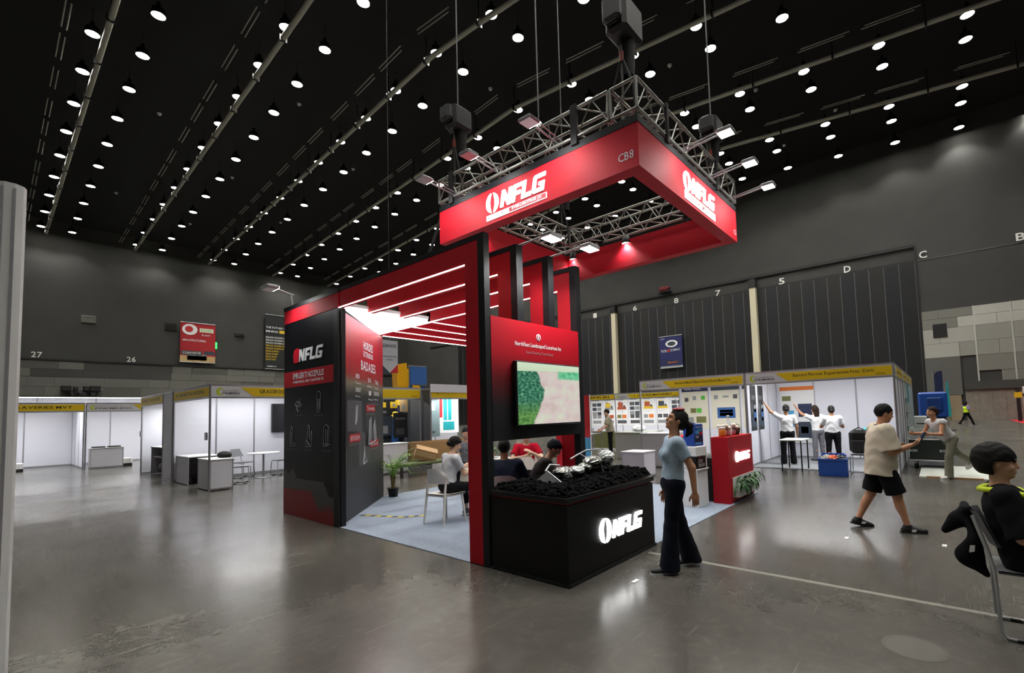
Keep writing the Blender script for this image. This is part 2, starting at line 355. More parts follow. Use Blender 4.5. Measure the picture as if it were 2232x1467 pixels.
for ri, (xr, inview) in enumerate(ROWS):
    for y in YS:
        x = rowx(xr, y); dx, dy = x, y
        depth = dx*math.cos(YAW)+dy*math.sin(YAW); lat = dx*math.sin(YAW)-dy*math.cos(YAW)
        seen = depth > 1 and (-1.22 < lat/depth < 1.06) and 22.4/depth < .93
        if not seen and (ri+YS.index(y)) % 2: continue
        if seen: h = bpy.data.objects.new('ceiling_lamp', house_me); vis += 1; nm = ri-1 if ri >= 2 else 0
        else: h = bpy.data.objects.new('ceiling_lamp', house_me)
        COL.objects.link(h); h.location = (x, y, 24)
        k_ = len(YS)-1-YS.index(y); nth = (names+['sixteenth', 'seventeenth', 'eighteenth', 'nineteenth', 'twentieth', 'last'])[k_]
        tag(h, ('white ceiling lamp, %s from the far left wall in the %s lamp row from left' % (nth, names[ri-2])) if ri >= 2 else ('white ceiling lamp, %s from the far wall in aisle row %s' % (nth, names[ri])), 'lamp', 'ceiling lamps')
        l = bpy.data.objects.new('lens', lens_me); COL.objects.link(l); l.parent = h
        s_ = bpy.data.objects.new('beam', spot); COL.objects.link(s_); s_.parent = h; s_.location = (0, 0, -.05)
# pipes with clamps and thin conduits
clamp_me = MB().lathe([(.145, -.05), (.19, -.05), (.19, .05), (.145, .05)], n=10).box(-.04, .04, -.03, .03, .1, 1.2).mesh('clamp', M_BLACK)
clamp_me = MB().box(-.2, .2, -.05, .05, -.2, .16).box(-.03, .03, -.03, .03, .16, 1.6).mesh('clamp', M_BLACK)
rail_me = MB().tube((0, 0, 0), (0, 2.6, 0), .035, 6).tube((.22, .25, 0), (.22, 2.75, 0), .035, 6).mesh('rail', M_RAIL)
PIPES = [(3.5, .45), (10.5, .0), (17.5, -.35), (24.9, -.8), (32.4, -1.2), (39.7, -1.6)]
for i, (xr, off) in enumerate(PIPES):
    y0, y1 = (-12, 76.5) if i > 2 else (12 if i else 22, 76.5)
    t = thing('ceiling_pipe', 'long grey pipe under the black ceiling, %s from the left' % names[i], 'pipe', (rowx(xr, y0)+off, y0, 23.6), group='ceiling pipes')
    n = 18; ys = [y0+(y1-y0)*j/n for j in range(n+1)]
    MB().path([(rowx(xr, y)+off, y, 23.6) for y in ys], .15, 10).build('pipe', M_PIPE, t)
    y = y0+2
    while y < y1:
        c = bpy.data.objects.new('clamp', clamp_me); COL.objects.link(c); c.parent = t; c.location = Vector((rowx(xr, y)+off, y, 23.6))-ORG[t.name]; y += 4.6
    t2 = thing('conduit_run', 'thin broken twin conduit beside ceiling pipe, %s from the left' % names[i], 'conduit', (rowx(xr, y0)+off-1.7, y0, 23.7), group='ceiling conduits')
    y = y0; q = 0
    while y < y1-3:
        c = bpy.data.objects.new('rail', rail_me); COL.objects.link(c); c.parent = t2; yy = y
        c.location = Vector((rowx(xr, yy)+off-1.7, yy, 23.7))-ORG[t2.name]; c.rotation_euler.z = -math.atan((rowx(xr, yy+2.6)-rowx(xr, yy))/2.6); y += 3.3+.5*(q % 3); q += 1
# small white detectors on the ceiling
dm = MB().lathe([(0, -.12), (.1, -.12), (.16, 0), (.16, .03)], n=10).mesh('detector', M_WHITEP)
for i, (x, y) in enumerate(sorted([(8.2, 27), (8.4, 45), (15, 36), (15.4, 52), (15.8, 68), (22.5, 42), (22.9, 60), (30.2, 13), (37, 9.2), (44, 5), (46.8, 9.5), (23.5, 24), (8.6, 64)], key=lambda p: (p[0]*math.sin(YAW)-p[1]*math.cos(YAW))/(p[0]*math.cos(YAW)+p[1]*math.sin(YAW)))):
    d = bpy.data.objects.new('smoke_detector', dm); COL.objects.link(d); d.location = (x, y, 25.57); tag(d, 'tiny white detector on the black ceiling, %s from the left' % names[i], 'detector', 'ceiling detectors')
# ------------------------------------------------------------------ red and black exhibition stand
X0, Y4, YW7, YW9, HT = 3.48, 3.715, 6.95, 8.89, 3.60
RED = mat('red_laminate', 'B80E22', .62, spec=.3); REDP = mat('red_print', 'AE0C1E', .45)
BLK = mat('black_laminate', '141518', .45, spec=.35); BLKD = mat('deep_black_laminate', '0A0B0C', .45, spec=.3)
LED = mat('led_strip_glow', 'FFFFFF', .3, emit=18, emitcol='FFFCF2'); GLOW = mat('backlit_white_acrylic', 'FFFFFF', .3, emit=4)
WPR = mat('white_print', 'E9E9EC', .5, emit=0); GPR = mat('grey_print', '8C8C8E', .5); LINEP = mat('line_art_print', '8E8E92', .5)
LITP = mat('lightbox_white', 'FFFFFF', .4, emit=3.6)
Ax, Ay, Az = (1, 0, 0), (0, 1, 0), (0, 0, 1); NX, NY = (-1, 0, 0), (0, -1, 0)

# NFLG mark drawn as polygons: unit height 1
def arc(cx, cy, r, a0, a1, n=14): return [(cx+r*math.cos(R(a0+(a1-a0)*i/n)), cy+r*math.sin(R(a0+(a1-a0)*i/n))) for i in range(n+1)]
EMB_L = arc(.5, .5, .5, 97, 262)+[(.40, .02), (.31, .36), (.30, .60), (.36, .82)]
EMB_R = [(1-x, 1-y) for x, y in EMB_L]
EMB_M = [(.40, .98), (.36, .62), (.46, .40), (.55, .02), (.62, .02), (.66, .38), (.54, .62), (.46, .98)]
def sl(pts, dx, k=.22): return [(x+dx+y*k, y) for x, y in pts]
L_N = sl([(0, 0), (.26, 0), (.26, .52), (.62, 0), (.86, 0), (.86, 1), (.60, 1), (.60, .48), (.24, 1), (0, 1)], 0)
L_F = sl([(0, 0), (.26, 0), (.26, .36), (.66, .36), (.66, .58), (.26, .58), (.26, .78), (.84, .78), (.84, 1), (0, 1)], .98)
L_L = sl([(0, 0), (.78, 0), (.78, .24), (.26, .24), (.26, 1), (0, 1)], 1.78)
L_G = sl([(.12, 0), (.92, 0), (.92, .54), (.46, .54), (.46, .36), (.66, .36), (.66, .22), (.26, .22), (.26, .78), (.92, .78), (.92, 1), (.12, 1), (0, .88), (0, .12)], 2.62)
def logo(o, u, v, n, total, h, m, parent, gap=.28, depth=.03, emb=1.0, mE=None):
    """emblem plus NFLG letters, total wide; every letter is its own piece"""
    o, u, v, n = Vector(o), Vector(u), Vector(v), Vector(n); ew = h*emb
    for p in (EMB_L, EMB_R): MB().prism([(x*ew*.86, y*ew) for x, y in p], o, u, v, n, depth).build('emblem', mE or m, parent)
    lw = (total-ew*.86-gap*h)/3.76; lh = h*.82; o2 = o+u*(ew*.86+gap*h)+v*(h*.09)
    for nm, p in (('letter_n', L_N), ('letter_f', L_F), ('letter_l', L_L), ('letter_g', L_G)): MB().prism([(x*lw, y*lh) for x, y in p], o2, u, v, n, depth).build(nm, m, parent)

# carpet
M_CARPET = mat('blue_grey_carpet', '8E9AAA', .95, noise=.10, nscale=30, bump=.3, bscale=300)
cp = MB().box(X0, 9.35, 2.70, 8.86, 0, .008).build('carpet', M_CARPET); tag(cp, 'light blue grey carpet laid under the red exhibition stand', 'carpet')
for i in range(1, 6): MB().box(X0, 9.35, 2.70+i*1.03, 2.705+i*1.03, .008, .0085).build('seam', mat('carpet_seam', '7A8696', .95), cp)

# triangular wall block with graphics
blk = thing('graphic_wall', 'tall black three-sided wall with company graphics at stand corner', 'display wall', (X0, 8.0, 0))
DX1, DY1 = 5.34, 8.83          # far end of the diagonal face
tri = [(X0+.004, YW7), (DX1, DY1), (DX1-.02, YW9), (X0+.004, YW9)]
MB().prism(tri, (0, 0, 0), Ax, Ay, Az, 3.29).build('wall_core', BLKD, blk)
frontg = gradmat('front_graphic_print', ((0, '100D0E'), (.5, '0F0E0F'), (.66, '0A0B0E'), (1, '0C0D11')), 'Z', 0, 3.3, .42)
fr = MB().box(X0-.012, X0+.004, YW7+.13, YW9, 0, 3.29).build('front_graphic', frontg, blk)
MB().box(X0-.016, X0+.1, YW7-.02, YW7+.13, 0, 3.29).build('corner_post', BLK, blk)
of = (X0-.012, YW9, 0)   # u runs towards -Y (left to right as seen)
def fp(y, z): return (YW9-y, z)
MB().box(X0-.0155, X0-.012, YW7+.13, YW9, 2.17, 2.44).build('red_band', REDP, fr)
lettering('EMRGERTI NOZPULIS', (X0-.0155, 8.51, 2.30), NY, Az, NX, 1.12, .10, WPR, fr, .02)
lettering('IN EMERGENCIAL, MEDLY QUARTERBLYJK', (X0-.0155, 8.51, 2.215), NY, Az, NX, 1.12, .055, WPR, fr, .02)
# grey and red landscape print at the foot of the wall
MB().prism([fp(8.89, .44), fp(8.89, .70), fp(8.78, .78), fp(8.73, .69), fp(8.65, .71), fp(8.51, .80), fp(8.36, .63), fp(7.42, .63), fp(7.23, .42), fp(7.08, .42), fp(7.08, .1), fp(7.54, .1), fp(7.83, .46)], of, NY, Az, NX, .0025).build('grey_print', mat('grey_graphic', '454242', .5), fr)
MB().prism([fp(8.89, 0), fp(8.89, .44), fp(7.83, .46), fp(7.54, .14), fp(7.49, .20), fp(7.46, .16), fp(7.43, .28), fp(7.38, .15), fp(7.33, .30), fp(7.30, .17), fp(7.24, .34), fp(7.19, .14), fp(7.14, .29), fp(7.11, .16), fp(7.08, .24), fp(7.08, 0)], of, NY, Az, NX, .004).build('red_print', mat('dark_red_graphic', '7A0D16', .45), fr)
# logo on the wall: red apple-like blot and letters
MB().prism([(x*.24, y*.25) for x, y in [(.1, .05), (.35, 0), (.8, .03), (.95, .1), (1, .5), (.97, .9), (.7, 1), (.35, .97), (.12, .85), (.02, .55)]], (X0-.0125, 8.50, 2.57), NY, Az, NX, .012).build('emblem_red', mat('bright_red_print', 'C8102A', .4), fr)
for nm, p in (('letter_n', L_N), ('letter_f', L_F), ('letter_l', L_L), ('letter_g', L_G)): MB().prism([(x*.238, y*.205) for x, y in p], (X0-.0125, 8.30, 2.585), NY, Az, NX, .012).build(nm, WPR, fr)
# machine line drawings
def strokes(segs, cy, cz, s, r=.006):
    mb = MB()
    for line in segs: mb.path([(X0-.014, cy-x*s, cz+z*s) for x, z in line], r, 4)
    return mb.build('line_drawing', LINEP, fr)
strokes([[(-.5, .15), (-.3, .0), (-.1, -.35), (.15, -.35), (.5, .12), (.25, .1), (.1, .3), (0, .12), (-.2, .32), (-.5, .15)], [(.22, .1), (.22, .5)], [(-.3, 0), (.3, 0)], [(-.2, .1), (0, -.1), (.2, .1)]], 8.31, 1.84, .26)
strokes([[(-.2, -.6), (-.22, .5), (-.12, .65), (.15, .65), (.24, .5), (.24, -.6), (-.2, -.6)], [(-.08, -.5), (-.06, .2), (.1, .2), (.12, -.5)], [(-.2, -.3), (.2, -.3)]], 7.57, 1.88, .26)
strokes([[(-.2, -.5), (-.18, .4), (-.02, .68), (.1, .4), (.12, -.4), (-.2, -.5)], [(.12, -.35), (.5, -.4), (.5, -.55), (-.2, -.55)], [(-.05, -.4), (-.05, .3)]], 8.57, 1.32, .28)
strokes([[(-.35, -.6), (-.15, .1), (0, .7), (.15, .6), (.15, -.1), (.4, -.15), (.42, -.55), (-.35, -.6)], [(-.25, -.2), (.2, -.5)], [(.15, -.1), (.45, .35), (.45, -.2)], [(0, .3), (-.1, -.5)]], 7.94, 1.33, .28)
strokes([[(-.35, -.55), (-.3, .5), (-.1, .65), (.15, .6), (.3, .4), (.28, -.5), (-.35, -.55)], [(-.1, -.5), (-.08, .4), (.12, .4), (.1, -.5)], [(-.45, -.4), (.45, -.45)]], 7.31, 1.34, .28)
for yc, zc in ((8.28, 1.69), (7.57, 1.68), (8.59, 1.12), (7.94, 1.12), (7.32, 1.12)): lettering('Perusimestinal', (X0-.012, yc+.15, zc-.018), NY, Az, NX, .30, .036, mat('dim_print', '5E5E60', .5), fr)
# diagonal face, red to grey print, lightbox glow painted into its top, white copy
dvec = Vector((DX1-X0, DY1-YW7, 0)); DLEN = dvec.length; du = dvec.normalized(); dn = Vector((du.y, -du.x, 0))
dgm = gradmat('diagonal_print_and_glow', ((0, '2B2C2F'), (.22, '3A3C40'), (.34, '505356'), (.38, '33353A'), (.62, '2E3035'), (.68, '7C7A68'), (.715, '9A3A38'), (.8, 'B02030'), (.93, 'B8293A'), (1, 'C45060')), 'Z', 0, 3.29, .4, noise=.03, nscale=5)
dg = MB().prism([(0.02, 0), (DLEN, 0), (DLEN, 3.27), (.02, 3.27)], Vector((X0, YW7, 0)), du, Az, dn, .014).build('diagonal_graphic', dgm, blk)
MB().prism([(-.0, 0), (.05, 0), (.05, 3.29), (0, 3.29)], Vector((X0, YW7-.02, 0)), du, Az, dn, .03).build('edge_strip', BLK, blk)
def dl(s, a, z, w_, h_, m=WPR, b=.02): lettering(s, Vector((X0, YW7, z))+du*a+dn*.014, du, Az, dn, w_, h_, m, dg, b)
def dp(a, z, w_, h_, m, nm='print_patch', lift=.002): patch(Vector((X0, YW7, z))+du*a+dn*.014, du, Az, dn, w_, h_, m, dg, lift, nm)
dl('HORDES', 1.25, 2.83, .62, .15); dl('EXTENSIONS', 1.25, 2.70, .62, .10); dl('BADASES', 1.1, 2.45, .95, .17)
for a, z, s1, s2 in ((.80, 2.28, '10', 'Teers'), (1.52, 2.26, '50', 'Markets'), (2.0, 2.25, '76k', 'Partners'), (.78, 2.05, '3007', 'Employees'), (1.58, 2.02, '1', 'Place'), (1.95, 2.03, '10000', 'Products')):
    dl(s1, a, z, .10+.05*len(s1), .08); dl(s2, a-.03, z-.09, .30, .032); dl('annual amount', a-.06, z-.17, .36, .028, GPR)
M_DP1 = mat('dark_photo_print', '26282B', .45); M_DP2 = mat('mid_photo_print', '4A4C4F', .45); M_SILV = mat('silver_print', 'B9BCC0', .4)
for a, z, w_, h_, m in ((.35, 1.35, .8, .55, M_DP2), (1.35, 1.1, 1.15, .75, M_DP1), (.35, .78, .55, .62, M_DP1), (.95, .80, .7, .55, M_DP2)): dp(a, z, w_, h_, m)
for a, z, s in ((1.40, 1.72, 'Tummtu'), (.45, 1.22, 'BILETHS REGLIMAR'), (1.65, 1.06, 'Botatumbtuk')):
    dp(a, z, .6, .13, REDP, 'red_caption', .004); patch_o = Vector((X0, YW7, z+.03))+du*(a+.04)+dn*.019; lettering(s, patch_o, du, Az, dn, .5, .07, WPR, dg); dl('www.machinetaxi-wassen', a, z-.05, .6, .035, GPR, 0)
def dstroke(lines, a0, z0, s, r=.012):
    mb = MB()
    for ln in lines: mb.path([Vector((X0, YW7, z0+z*s))+du*(a0+x*s)+dn*.018 for x, z in ln], r, 5)
    mb.build('machine_print', M_SILV, dg)
dstroke([[(0, 0), (.1, .8), (.3, 1), (.35, .2), (.6, .1), (.6, .6), (.8, .9), (.9, .1), (0, 0)], [(.2, .1), (.25, .9)], [(.65, .1), (.72, .8)]], 1.55, 1.12, .55)
dstroke([[(0, 0), (.15, .9), (.25, .3), (.5, .1), (0, 0)], [(.1, .1), (.18, .7)]], 1.2, .80, .45); dstroke([[(.0, 0), (.1, .8), (.3, .9), (.2, .2), (0, 0)]], .75, 1.5, .38)
# top fascia of the wall: red band and black cap
MB().box(X0-.014, X0+.09, YW7-.02, YW9, 3.30, 3.53).build('fascia', RED, blk)
MB().box(X0-.018, X0+.09, YW7-.02, YW9+.02, 3.53, HT).build('fascia_cap', BLK, blk)
MB().box(X0+.09, DX1, YW9-.09, YW9, 3.30, HT).build('rear_fascia', RED, blk)

# four nested portal ribs, each with post, beam, black rim and LED strip
RX = [3.48, 4.00, 4.585, 5.165]; RT = [.075, .10, .10, .10]; BEY = [8.885, 8.29, 7.67, 7.04]; FARX = 8.9
for i in range(4):
    x, tk = RX[i], RT[i]
    t = thing('portal_rib', 'red portal rib with black rim and white light strip, %s from the front' % names[i], 'frame', (x, Y4, 0), group='portal ribs of the red stand')
    ye = YW7 if i == 0 else 7.04
    MB().box(x, x+tk, Y4+.10, ye, 3.30, HT-.06).build('beam', RED, t)
    MB().box(x-.004, x+tk+.004, Y4, ye, HT-.06, HT).build('rim_top', BLK, t)
    zb = 0 if i in (0, 3) else 2.685
    MB().box(x, x+tk, Y4+.10, Y4+.32, zb, 3.30).build('post', RED, t)
    MB().box(x-.004, x+tk+.004, Y4, Y4+.10, zb, HT-.06).build('rim_side', BLK, t)
    MB().box(x-.002, x+.009, Y4+.32, ye, 3.291, 3.302).build('led_strip', LED, t)
    # return arm along X towards the back of the stand
    yb = BEY[i]; xs = 5.22 if i else DX1
    if i == 3: xs = 5.165
    MB().box(xs, FARX, yb-.09, yb, 3.30, HT-.06).build('return_beam', RED, t); MB().box(xs, FARX, yb-.094, yb+.004, HT-.06, HT).build('return_rim', BLK, t)
    MB().box(xs, FARX, yb-.092, yb-.081, 3.291, 3.302).build('return_led_strip', LED, t)
# support posts at the far end of the return beams
for i in (0, 3):
    yb = BEY[i]; t = thing('stand_post', 'slim red post carrying the far end of the beams, %s' % ('outer' if i == 0 else 'inner'), 'post', (FARX, yb, 0)); MB().box(FARX-.1, FARX, yb-.1, yb, 0, 3.3).box(FARX-.13, FARX+.03, yb-.13, yb+.03, 0, .02, 1).build('shaft', [RED, BLK], t)
t = thing('ceiling_lightbox', 'white glowing triangular ceiling panel beside the graphic wall', 'light panel', (4.6, 7.6, 3.3))
MB().prism([(3.60, 7.02), (5.24, 7.02), (5.24, 8.80)], (0, 0, 3.30), Ax, Ay, Az, .05).build('diffuser', LITP, t)
MB().prism([(3.52, 6.99), (5.27, 6.99), (5.27, 8.88)], (0, 0, 3.352), Ax, Ay, Az, .05).build('lid', WPR, t)

# screen wall between the posts
tvw = thing('screen_wall', 'red to black fading wall panel carrying the television', 'display wall', (4.4, Y4, 1.31))
pgm = gradmat('screen_wall_print_and_light', ((0, '1B1C1F'), (.28, '232022'), (.5, '5A1218'), (.72, 'A80E1E'), (1, 'C01024')), 'Z', 1.31, 2.685, .55)  # printed fade, with the floodlit red top put into the colour
pn = MB().box(3.556, 5.262, Y4-.004, Y4+.10, 1.31, 2.685).build('panel', pgm, tvw)
MB().box(5.18, 5.266, Y4-.006, Y4+.104, 1.31, 2.685).build('side_edge', BLK, tvw)
py_ = Y4-.004
MB().lathe([(.03, 0), (.042, 0), (.042, .004), (.03, .004)], (0, 0, 0), 18).build('emblem_ring', WPR, pn)
e_ = pn.children[-1]; e_.rotation_euler = (R(90), 0, 0); e_.location = (4.35, py_, 2.52)
MB().prism([(-.012, -.02), (.004, -.02), (.012, .022), (-.004, .022)], (4.35, py_, 2.52), Ax, Az, NY, .004).build('emblem_mark', WPR, pn)
lettering('Northfleet Landscaped Luxurious Inc', (3.93, py_, 2.375), Ax, Az, NY, .86, .065, WPR, pn, .015)
lettering('Excel Covering Twist Placed', (4.12, py_, 2.30), Ax, Az, NY, .5, .042, GPR, pn)
tv = thing('television', 'flat television showing an aerial view of forest and bare ground', 'television', (4.475, Y4-.06, 1.46))
MB().bevbox(3.865, 5.085, Y4-.075, Y4-.01, 1.455, 2.205, .008).build('case', BLK, tv)
def tv_material():
    m = bpy.data.materials.new('aerial_view_screen'); m.use_nodes = True; nt = m.node_tree; N = nt.nodes.new; L = nt.links.new; b = nt.nodes['Principled BSDF']
    tc = N('ShaderNodeTexCoord'); sp = N('ShaderNodeSeparateXYZ'); L(tc.outputs['Generated'], sp.inputs[0])
    def math_(op, a, c=None, d=None):
        x = N('ShaderNodeMath'); x.operation = op
        for i, q in enumerate((a, c, d)):
            if q is None: continue
            if isinstance(q, (int, float)): x.inputs[i].default_value = q
            else: L(q, x.inputs[i])
        return x.outputs[0]
    def noise(s, d=5):
        n = N('ShaderNodeTexNoise'); n.inputs['Scale'].default_value = s; n.inputs['Detail'].default_value = d; L(tc.outputs['Generated'], n.inputs['Vector']); return n.outputs['Fac']
    def ramp(v, st):
        r = N('ShaderNodeValToRGB'); e = r.color_ramp.elements; e[0].position, e[0].color = st[0][0], (*srgb(st[0][1]), 1); e[1].position, e[1].color = st[-1][0], (*srgb(st[-1][1]), 1)
        for p, c in st[1:-1]: q = e.new(p); q.color = (*srgb(c), 1)
        L(v, r.inputs['Fac']); return r.outputs['Color']
    def mix(a, c, f):
        x = N('ShaderNodeMix'); x.data_type = 'RGBA'; L(a, x.inputs[6]); L(c, x.inputs[7]); L(f, x.inputs[0]); return x.outputs[2]
    def step(v, e0, e1):
        x = N('ShaderNodeMapRange'); x.inputs['From Min'].default_value = e0; x.inputs['From Max'].default_value = e1; L(v, x.inputs['Value']); return x.outputs[0]
    gx, gz = sp.outputs['X'], sp.outputs['Z']
    forest = ramp(noise(26, 8), ((.3, '0A3A2C'), (.48, '2C6E56'), (.62, '5C9A76'), (.78, 'A4CCA4')))
    low = ramp(noise(20, 6), ((.3, '1E4E1C'), (.6, '6A9E54')))
    forest = mix(low, forest, step(gz, .15, .4))
    ground = ramp(noise(5, 5), ((.3, 'C9B4AE'), (.5, 'D8C8C4'), (.7, 'D4DCC4')))
    edge = math_('ADD', gx, math_('MULTIPLY', noise(4), .14)); edge = math_('SUBTRACT', edge, math_('MULTIPLY', math_('SUBTRACT', .5, math_('ABSOLUTE', math_('SUBTRACT', gz, .55))), .3))
    c = mix(forest, ground, step(edge, .30, .32))
    hill = math_('ADD', gz, math_('MULTIPLY', math_('ABSOLUTE', math_('SUBTRACT', gx, .8)), .6)); green = ramp(noise(12), ((.3, '2E9A68'), (.7, '8ADFAE')))
    band = math_('MULTIPLY', step(math_('SUBTRACT', .88, math_('MULTIPLY', math_('POWER', math_('SUBTRACT', gx, .78), 2), 3.0)), .70, .72), math_('MULTIPLY', step(gz, .74, .77), step(gx, .6, .64)))
    c = mix(c, green, band)
    sky = ramp(math_('ADD', gz, math_('MULTIPLY', noise(3), .06)), ((.82, '86B8B0'), (.88, 'C8DCB8'), (1.0, 'D4E4C8')))
    c = mix(c, sky, step(math_('SUBTRACT', gz, math_('MULTIPLY', gx, .05)), .845, .86))
    b.inputs['Base Color'].default_value = (.01, .01, .01, 1); b.inputs['Roughness'].default_value = .25
    L(c, b.inputs['Emission Color']); b.inputs['Emission Strength'].default_value = .92; return m
MB().box(3.885, 5.068, Y4-.078, Y4-.074, 1.475, 2.19).build('screen', tv_material(), tv)
# spot lamps on arms over the screen wall
for i, (x, yl) in enumerate(((4.05, 3.28), (4.64, 3.16))):
    t = thing('arm_floodlight', 'bright floodlight on arm from rib top, %s' % ('nearer the front corner' if i == 0 else 'farther from the front corner'), 'floodlight', (x, 3.72, HT), group='floodlights above the screen wall')
    rod('arm', (x+.05, Y4+.15, HT+.012), (x+.05, yl, HT+.03), .012, M_ALU, t)
    MB().bevbox(x-.05, x+.17, yl-.09, yl+.07, HT-.03, HT+.02, .012).build('housing', M_ALU, t)
    MB().box(x-.04, x+.16, yl-.08, yl+.06, HT-.036, HT-.0305).build('lens', mat('floodlight_lens', 'FFFFFF', .3, emit=25, emitcol='FFFDF4'), t)
    sp_ = bpy.data.lights.new('flood_beam', 'SPOT'); sp_.energy = 90; sp_.spot_size = R(120); sp_.spot_blend = .6; sp_.shadow_soft_size = .08; so = bpy.data.objects.new('flood_beam', sp_); COL.objects.link(so); so.parent = t
    so.location = Vector((x+.05, yl, HT-.05))-ORG[t.name]; so.rotation_euler = (R(28), 0, 0)

# counter with coal bed and lit logo
ct = thing('display_counter', 'black display counter with lit white logo and red line', 'counter', (4.33, 3.2, 0))
CX0, CX1, CY0, CY1 = X0, 5.19, 2.68, 3.70
MB().box(CX0+.012, CX1-.012, CY0+.012, CY1, .0, .735).build('body', BLKD, ct)
MB().box(CX0+.03, CX1-.03, CY0+.03, CY1, .735, .76).build('red_line', mat('red_trim_line', 'A0101C', .4), ct)
MB().box(CX0, CX1, CY0, CY1, .76, .805).build('rim', BLK, ct)
MB().box(CX0, CX1+.004, CY0-.002, CY1, 0, .03).build('plinth', BLK, ct)
logo((4.00, CY0+.012, .27), Ax, Az, NY, .87, .215, GLOW, ct, gap=.12, depth=.02, emb=1.15)
def coal_h(x, y):
    ex = min(1, (x-CX0)/.12, (CX1+.25-x)/.2, (y-CY0)/.10); e = max(0, min(1, ex))
    n = math.sin(x*9+1.3*math.sin(y*7))*math.sin(y*11+.7)*.012+math.sin(x*23+y*17)*.008
    return .806+e*(.05+.055*max(0, min(1, (x-4.2)/1.0))+n)
mb = MB(); mb.grid(lambda a, b: (CX0+.02+a*(CX1-.04-CX0), CY0+.02+b*(CY1-.02-CY0), coal_h(CX0+.02+a*(CX1-CX0-.04), CY0+.02+b*(CY1-CY0-.02))), 40, 26)
bed = mb.build('coal_bed', mat('coal_dust', '020202', .95, spec=.08, bump=.6, bscale=40), ct)
M_COAL = mat('coal', '030304', .85, spec=.1, noise=.5, nscale=30)
coal_vs = []
for k in range(5):
    mb = MB(); rr = random.Random(k); n = 7
    v = []
    for j in range(3):
        for i in range(6): a = i/6*6.283+j*.4; q = (.75, 1.0, .6)[j]*(.8+.4*rr.random()); v.append((math.cos(a)*q, math.sin(a)*q*.8, (-.35, .1, .5)[j]*(.8+.3*rr.random())))
    f = [tuple(range(5, -1, -1)), tuple(range(12, 18))]+[(j*6+i, j*6+(i+1) % 6, j*6+6+(i+1) % 6, j*6+6+i) for j in range(2) for i in range(6)]
    coal_vs.append((v, f))
rr = random.Random(11); lumps = MB()
def lump_into(mb, x, y, z, s):
    v, f = coal_vs[rr.randrange(5)]; a = rr.random()*6.28; ca, sa = math.cos(a), math.sin(a); mb.add([(x+s*(p[0]*ca-p[1]*sa), y+s*(p[0]*sa+p[1]*ca), z+s*p[2]) for p in v], f)
for i in range(1500):
    x = CX0+.03+rr.random()*(CX1-CX0-.06); y = CY0+.03+rr.random()*(CY1-CY0-.05); lump_into(lumps, x, y, coal_h(x, y)+.004, .012+.016*rr.random())
lo = lumps.build('coal_bits', M_COAL, ct); lo['kind'] = 'stuff'
rr2 = random.Random(5); lm = []
for k in range(5): lm.append(MB().add(*coal_vs[k]).mesh('coal_lump', M_COAL))
for i in range(220):
    x = CX0+.05+rr2.random()*(CX1-CX0-.1); y = CY0+.05+rr2.random()*(CY1-CY0-.12); s = .022+.022*rr2.random()
    o = bpy.data.objects.new('coal_lump', lm[i % 5]); COL.objects.link(o); o.parent = ct; o.location = Vector((x, y, coal_h(x, y)+.006))-ORG[ct.name]; o.scale = (s, s, s*.8); o.rotation_euler = (rr2.random()*.6, rr2.random()*.6, rr2.random()*6)
# foil-wrapped machine models lying on the coal
M_FOIL = mat('crumpled_plastic_wrap', 'A9A9A4', .16, .75, bump=.9, bscale=24); M_CLEAR = mat('clear_wrap', 'C9CCCB', .12, .4, bump=.8, bscale=30)
def crumple(c, rad, seed, nu=26, nv=14, amp=.22):
    rs = np.random.default_rng(seed); ph = rs.random((9, 4))*6.28
    def f(a, b):
        th = a*2*math.pi; p = b*math.pi; d = Vector((math.sin(p)*math.cos(th), math.sin(p)*math.sin(th), -math.cos(p)))
        n = sum(abs(math.sin(d.x*q[0]*1.2+q[1]+d.y*q[2]*1.3+d.z*q[3]*1.7)) for q in ph)/9-.6
        return (c[0]+rad[0]*d.x*(1+amp*n*2), c[1]+rad[1]*d.y*(1+amp*n*2), c[2]+rad[2]*d.z*(1+amp*n*2))
    return MB().grid(f, nu, nv, smooth=False)
t = thing('wrapped_machine_model', 'silver wrapped model machine lying on black coal, nearer the post', 'model', (4.35, 3.45, .84))
MB().prism([(0, 0), (.32, 0), (.15, .12)], (3.86, 3.42, .855), (.25, -.97, 0), (.15, .05, .98), (.97, .25, 0), .02).build('fin_plate', mat('grey_steel_plate', 'A4A4A6', .5, .1), t)
MB().path([(3.93, 3.28, .975), (3.95, 3.10, .86)], .010, 6).build('edge_bar', M_ALU, t)
crumple((4.16, 3.24, .955), (.14, .10, .05), 1).build('boom_wrap', M_FOIL, t); crumple((4.34, 3.20, .945), (.11, .09, .05), 2).build('joint_wrap', M_CLEAR, t); crumple((4.10, 3.14, .90), (.06, .05, .05), 4).build('base_wrap', mat('dark_machine_body', '141416', .5), t); MB().path([(3.99, 3.36, .96), (4.12, 3.40, 1.02), (4.25, 3.36, 1.0)], .012, 6).build('arm_bar', M_ALU, t)
t = thing('wrapped_excavator_model', 'silver wrapped model excavator at the far end of coal bed', 'model', (5.0, 3.4, .9))
crumple((4.66, 3.18, 1.02), (.17, .09, .06), 5).build('boom_wrap', M_FOIL, t); crumple((4.86, 3.13, 1.05), (.10, .10, .085), 6).build('cab_wrap', M_CLEAR, t); crumple((4.52, 3.20, .965), (.10, .08, .05), 7).build('arm_wrap', M_FOIL, t)
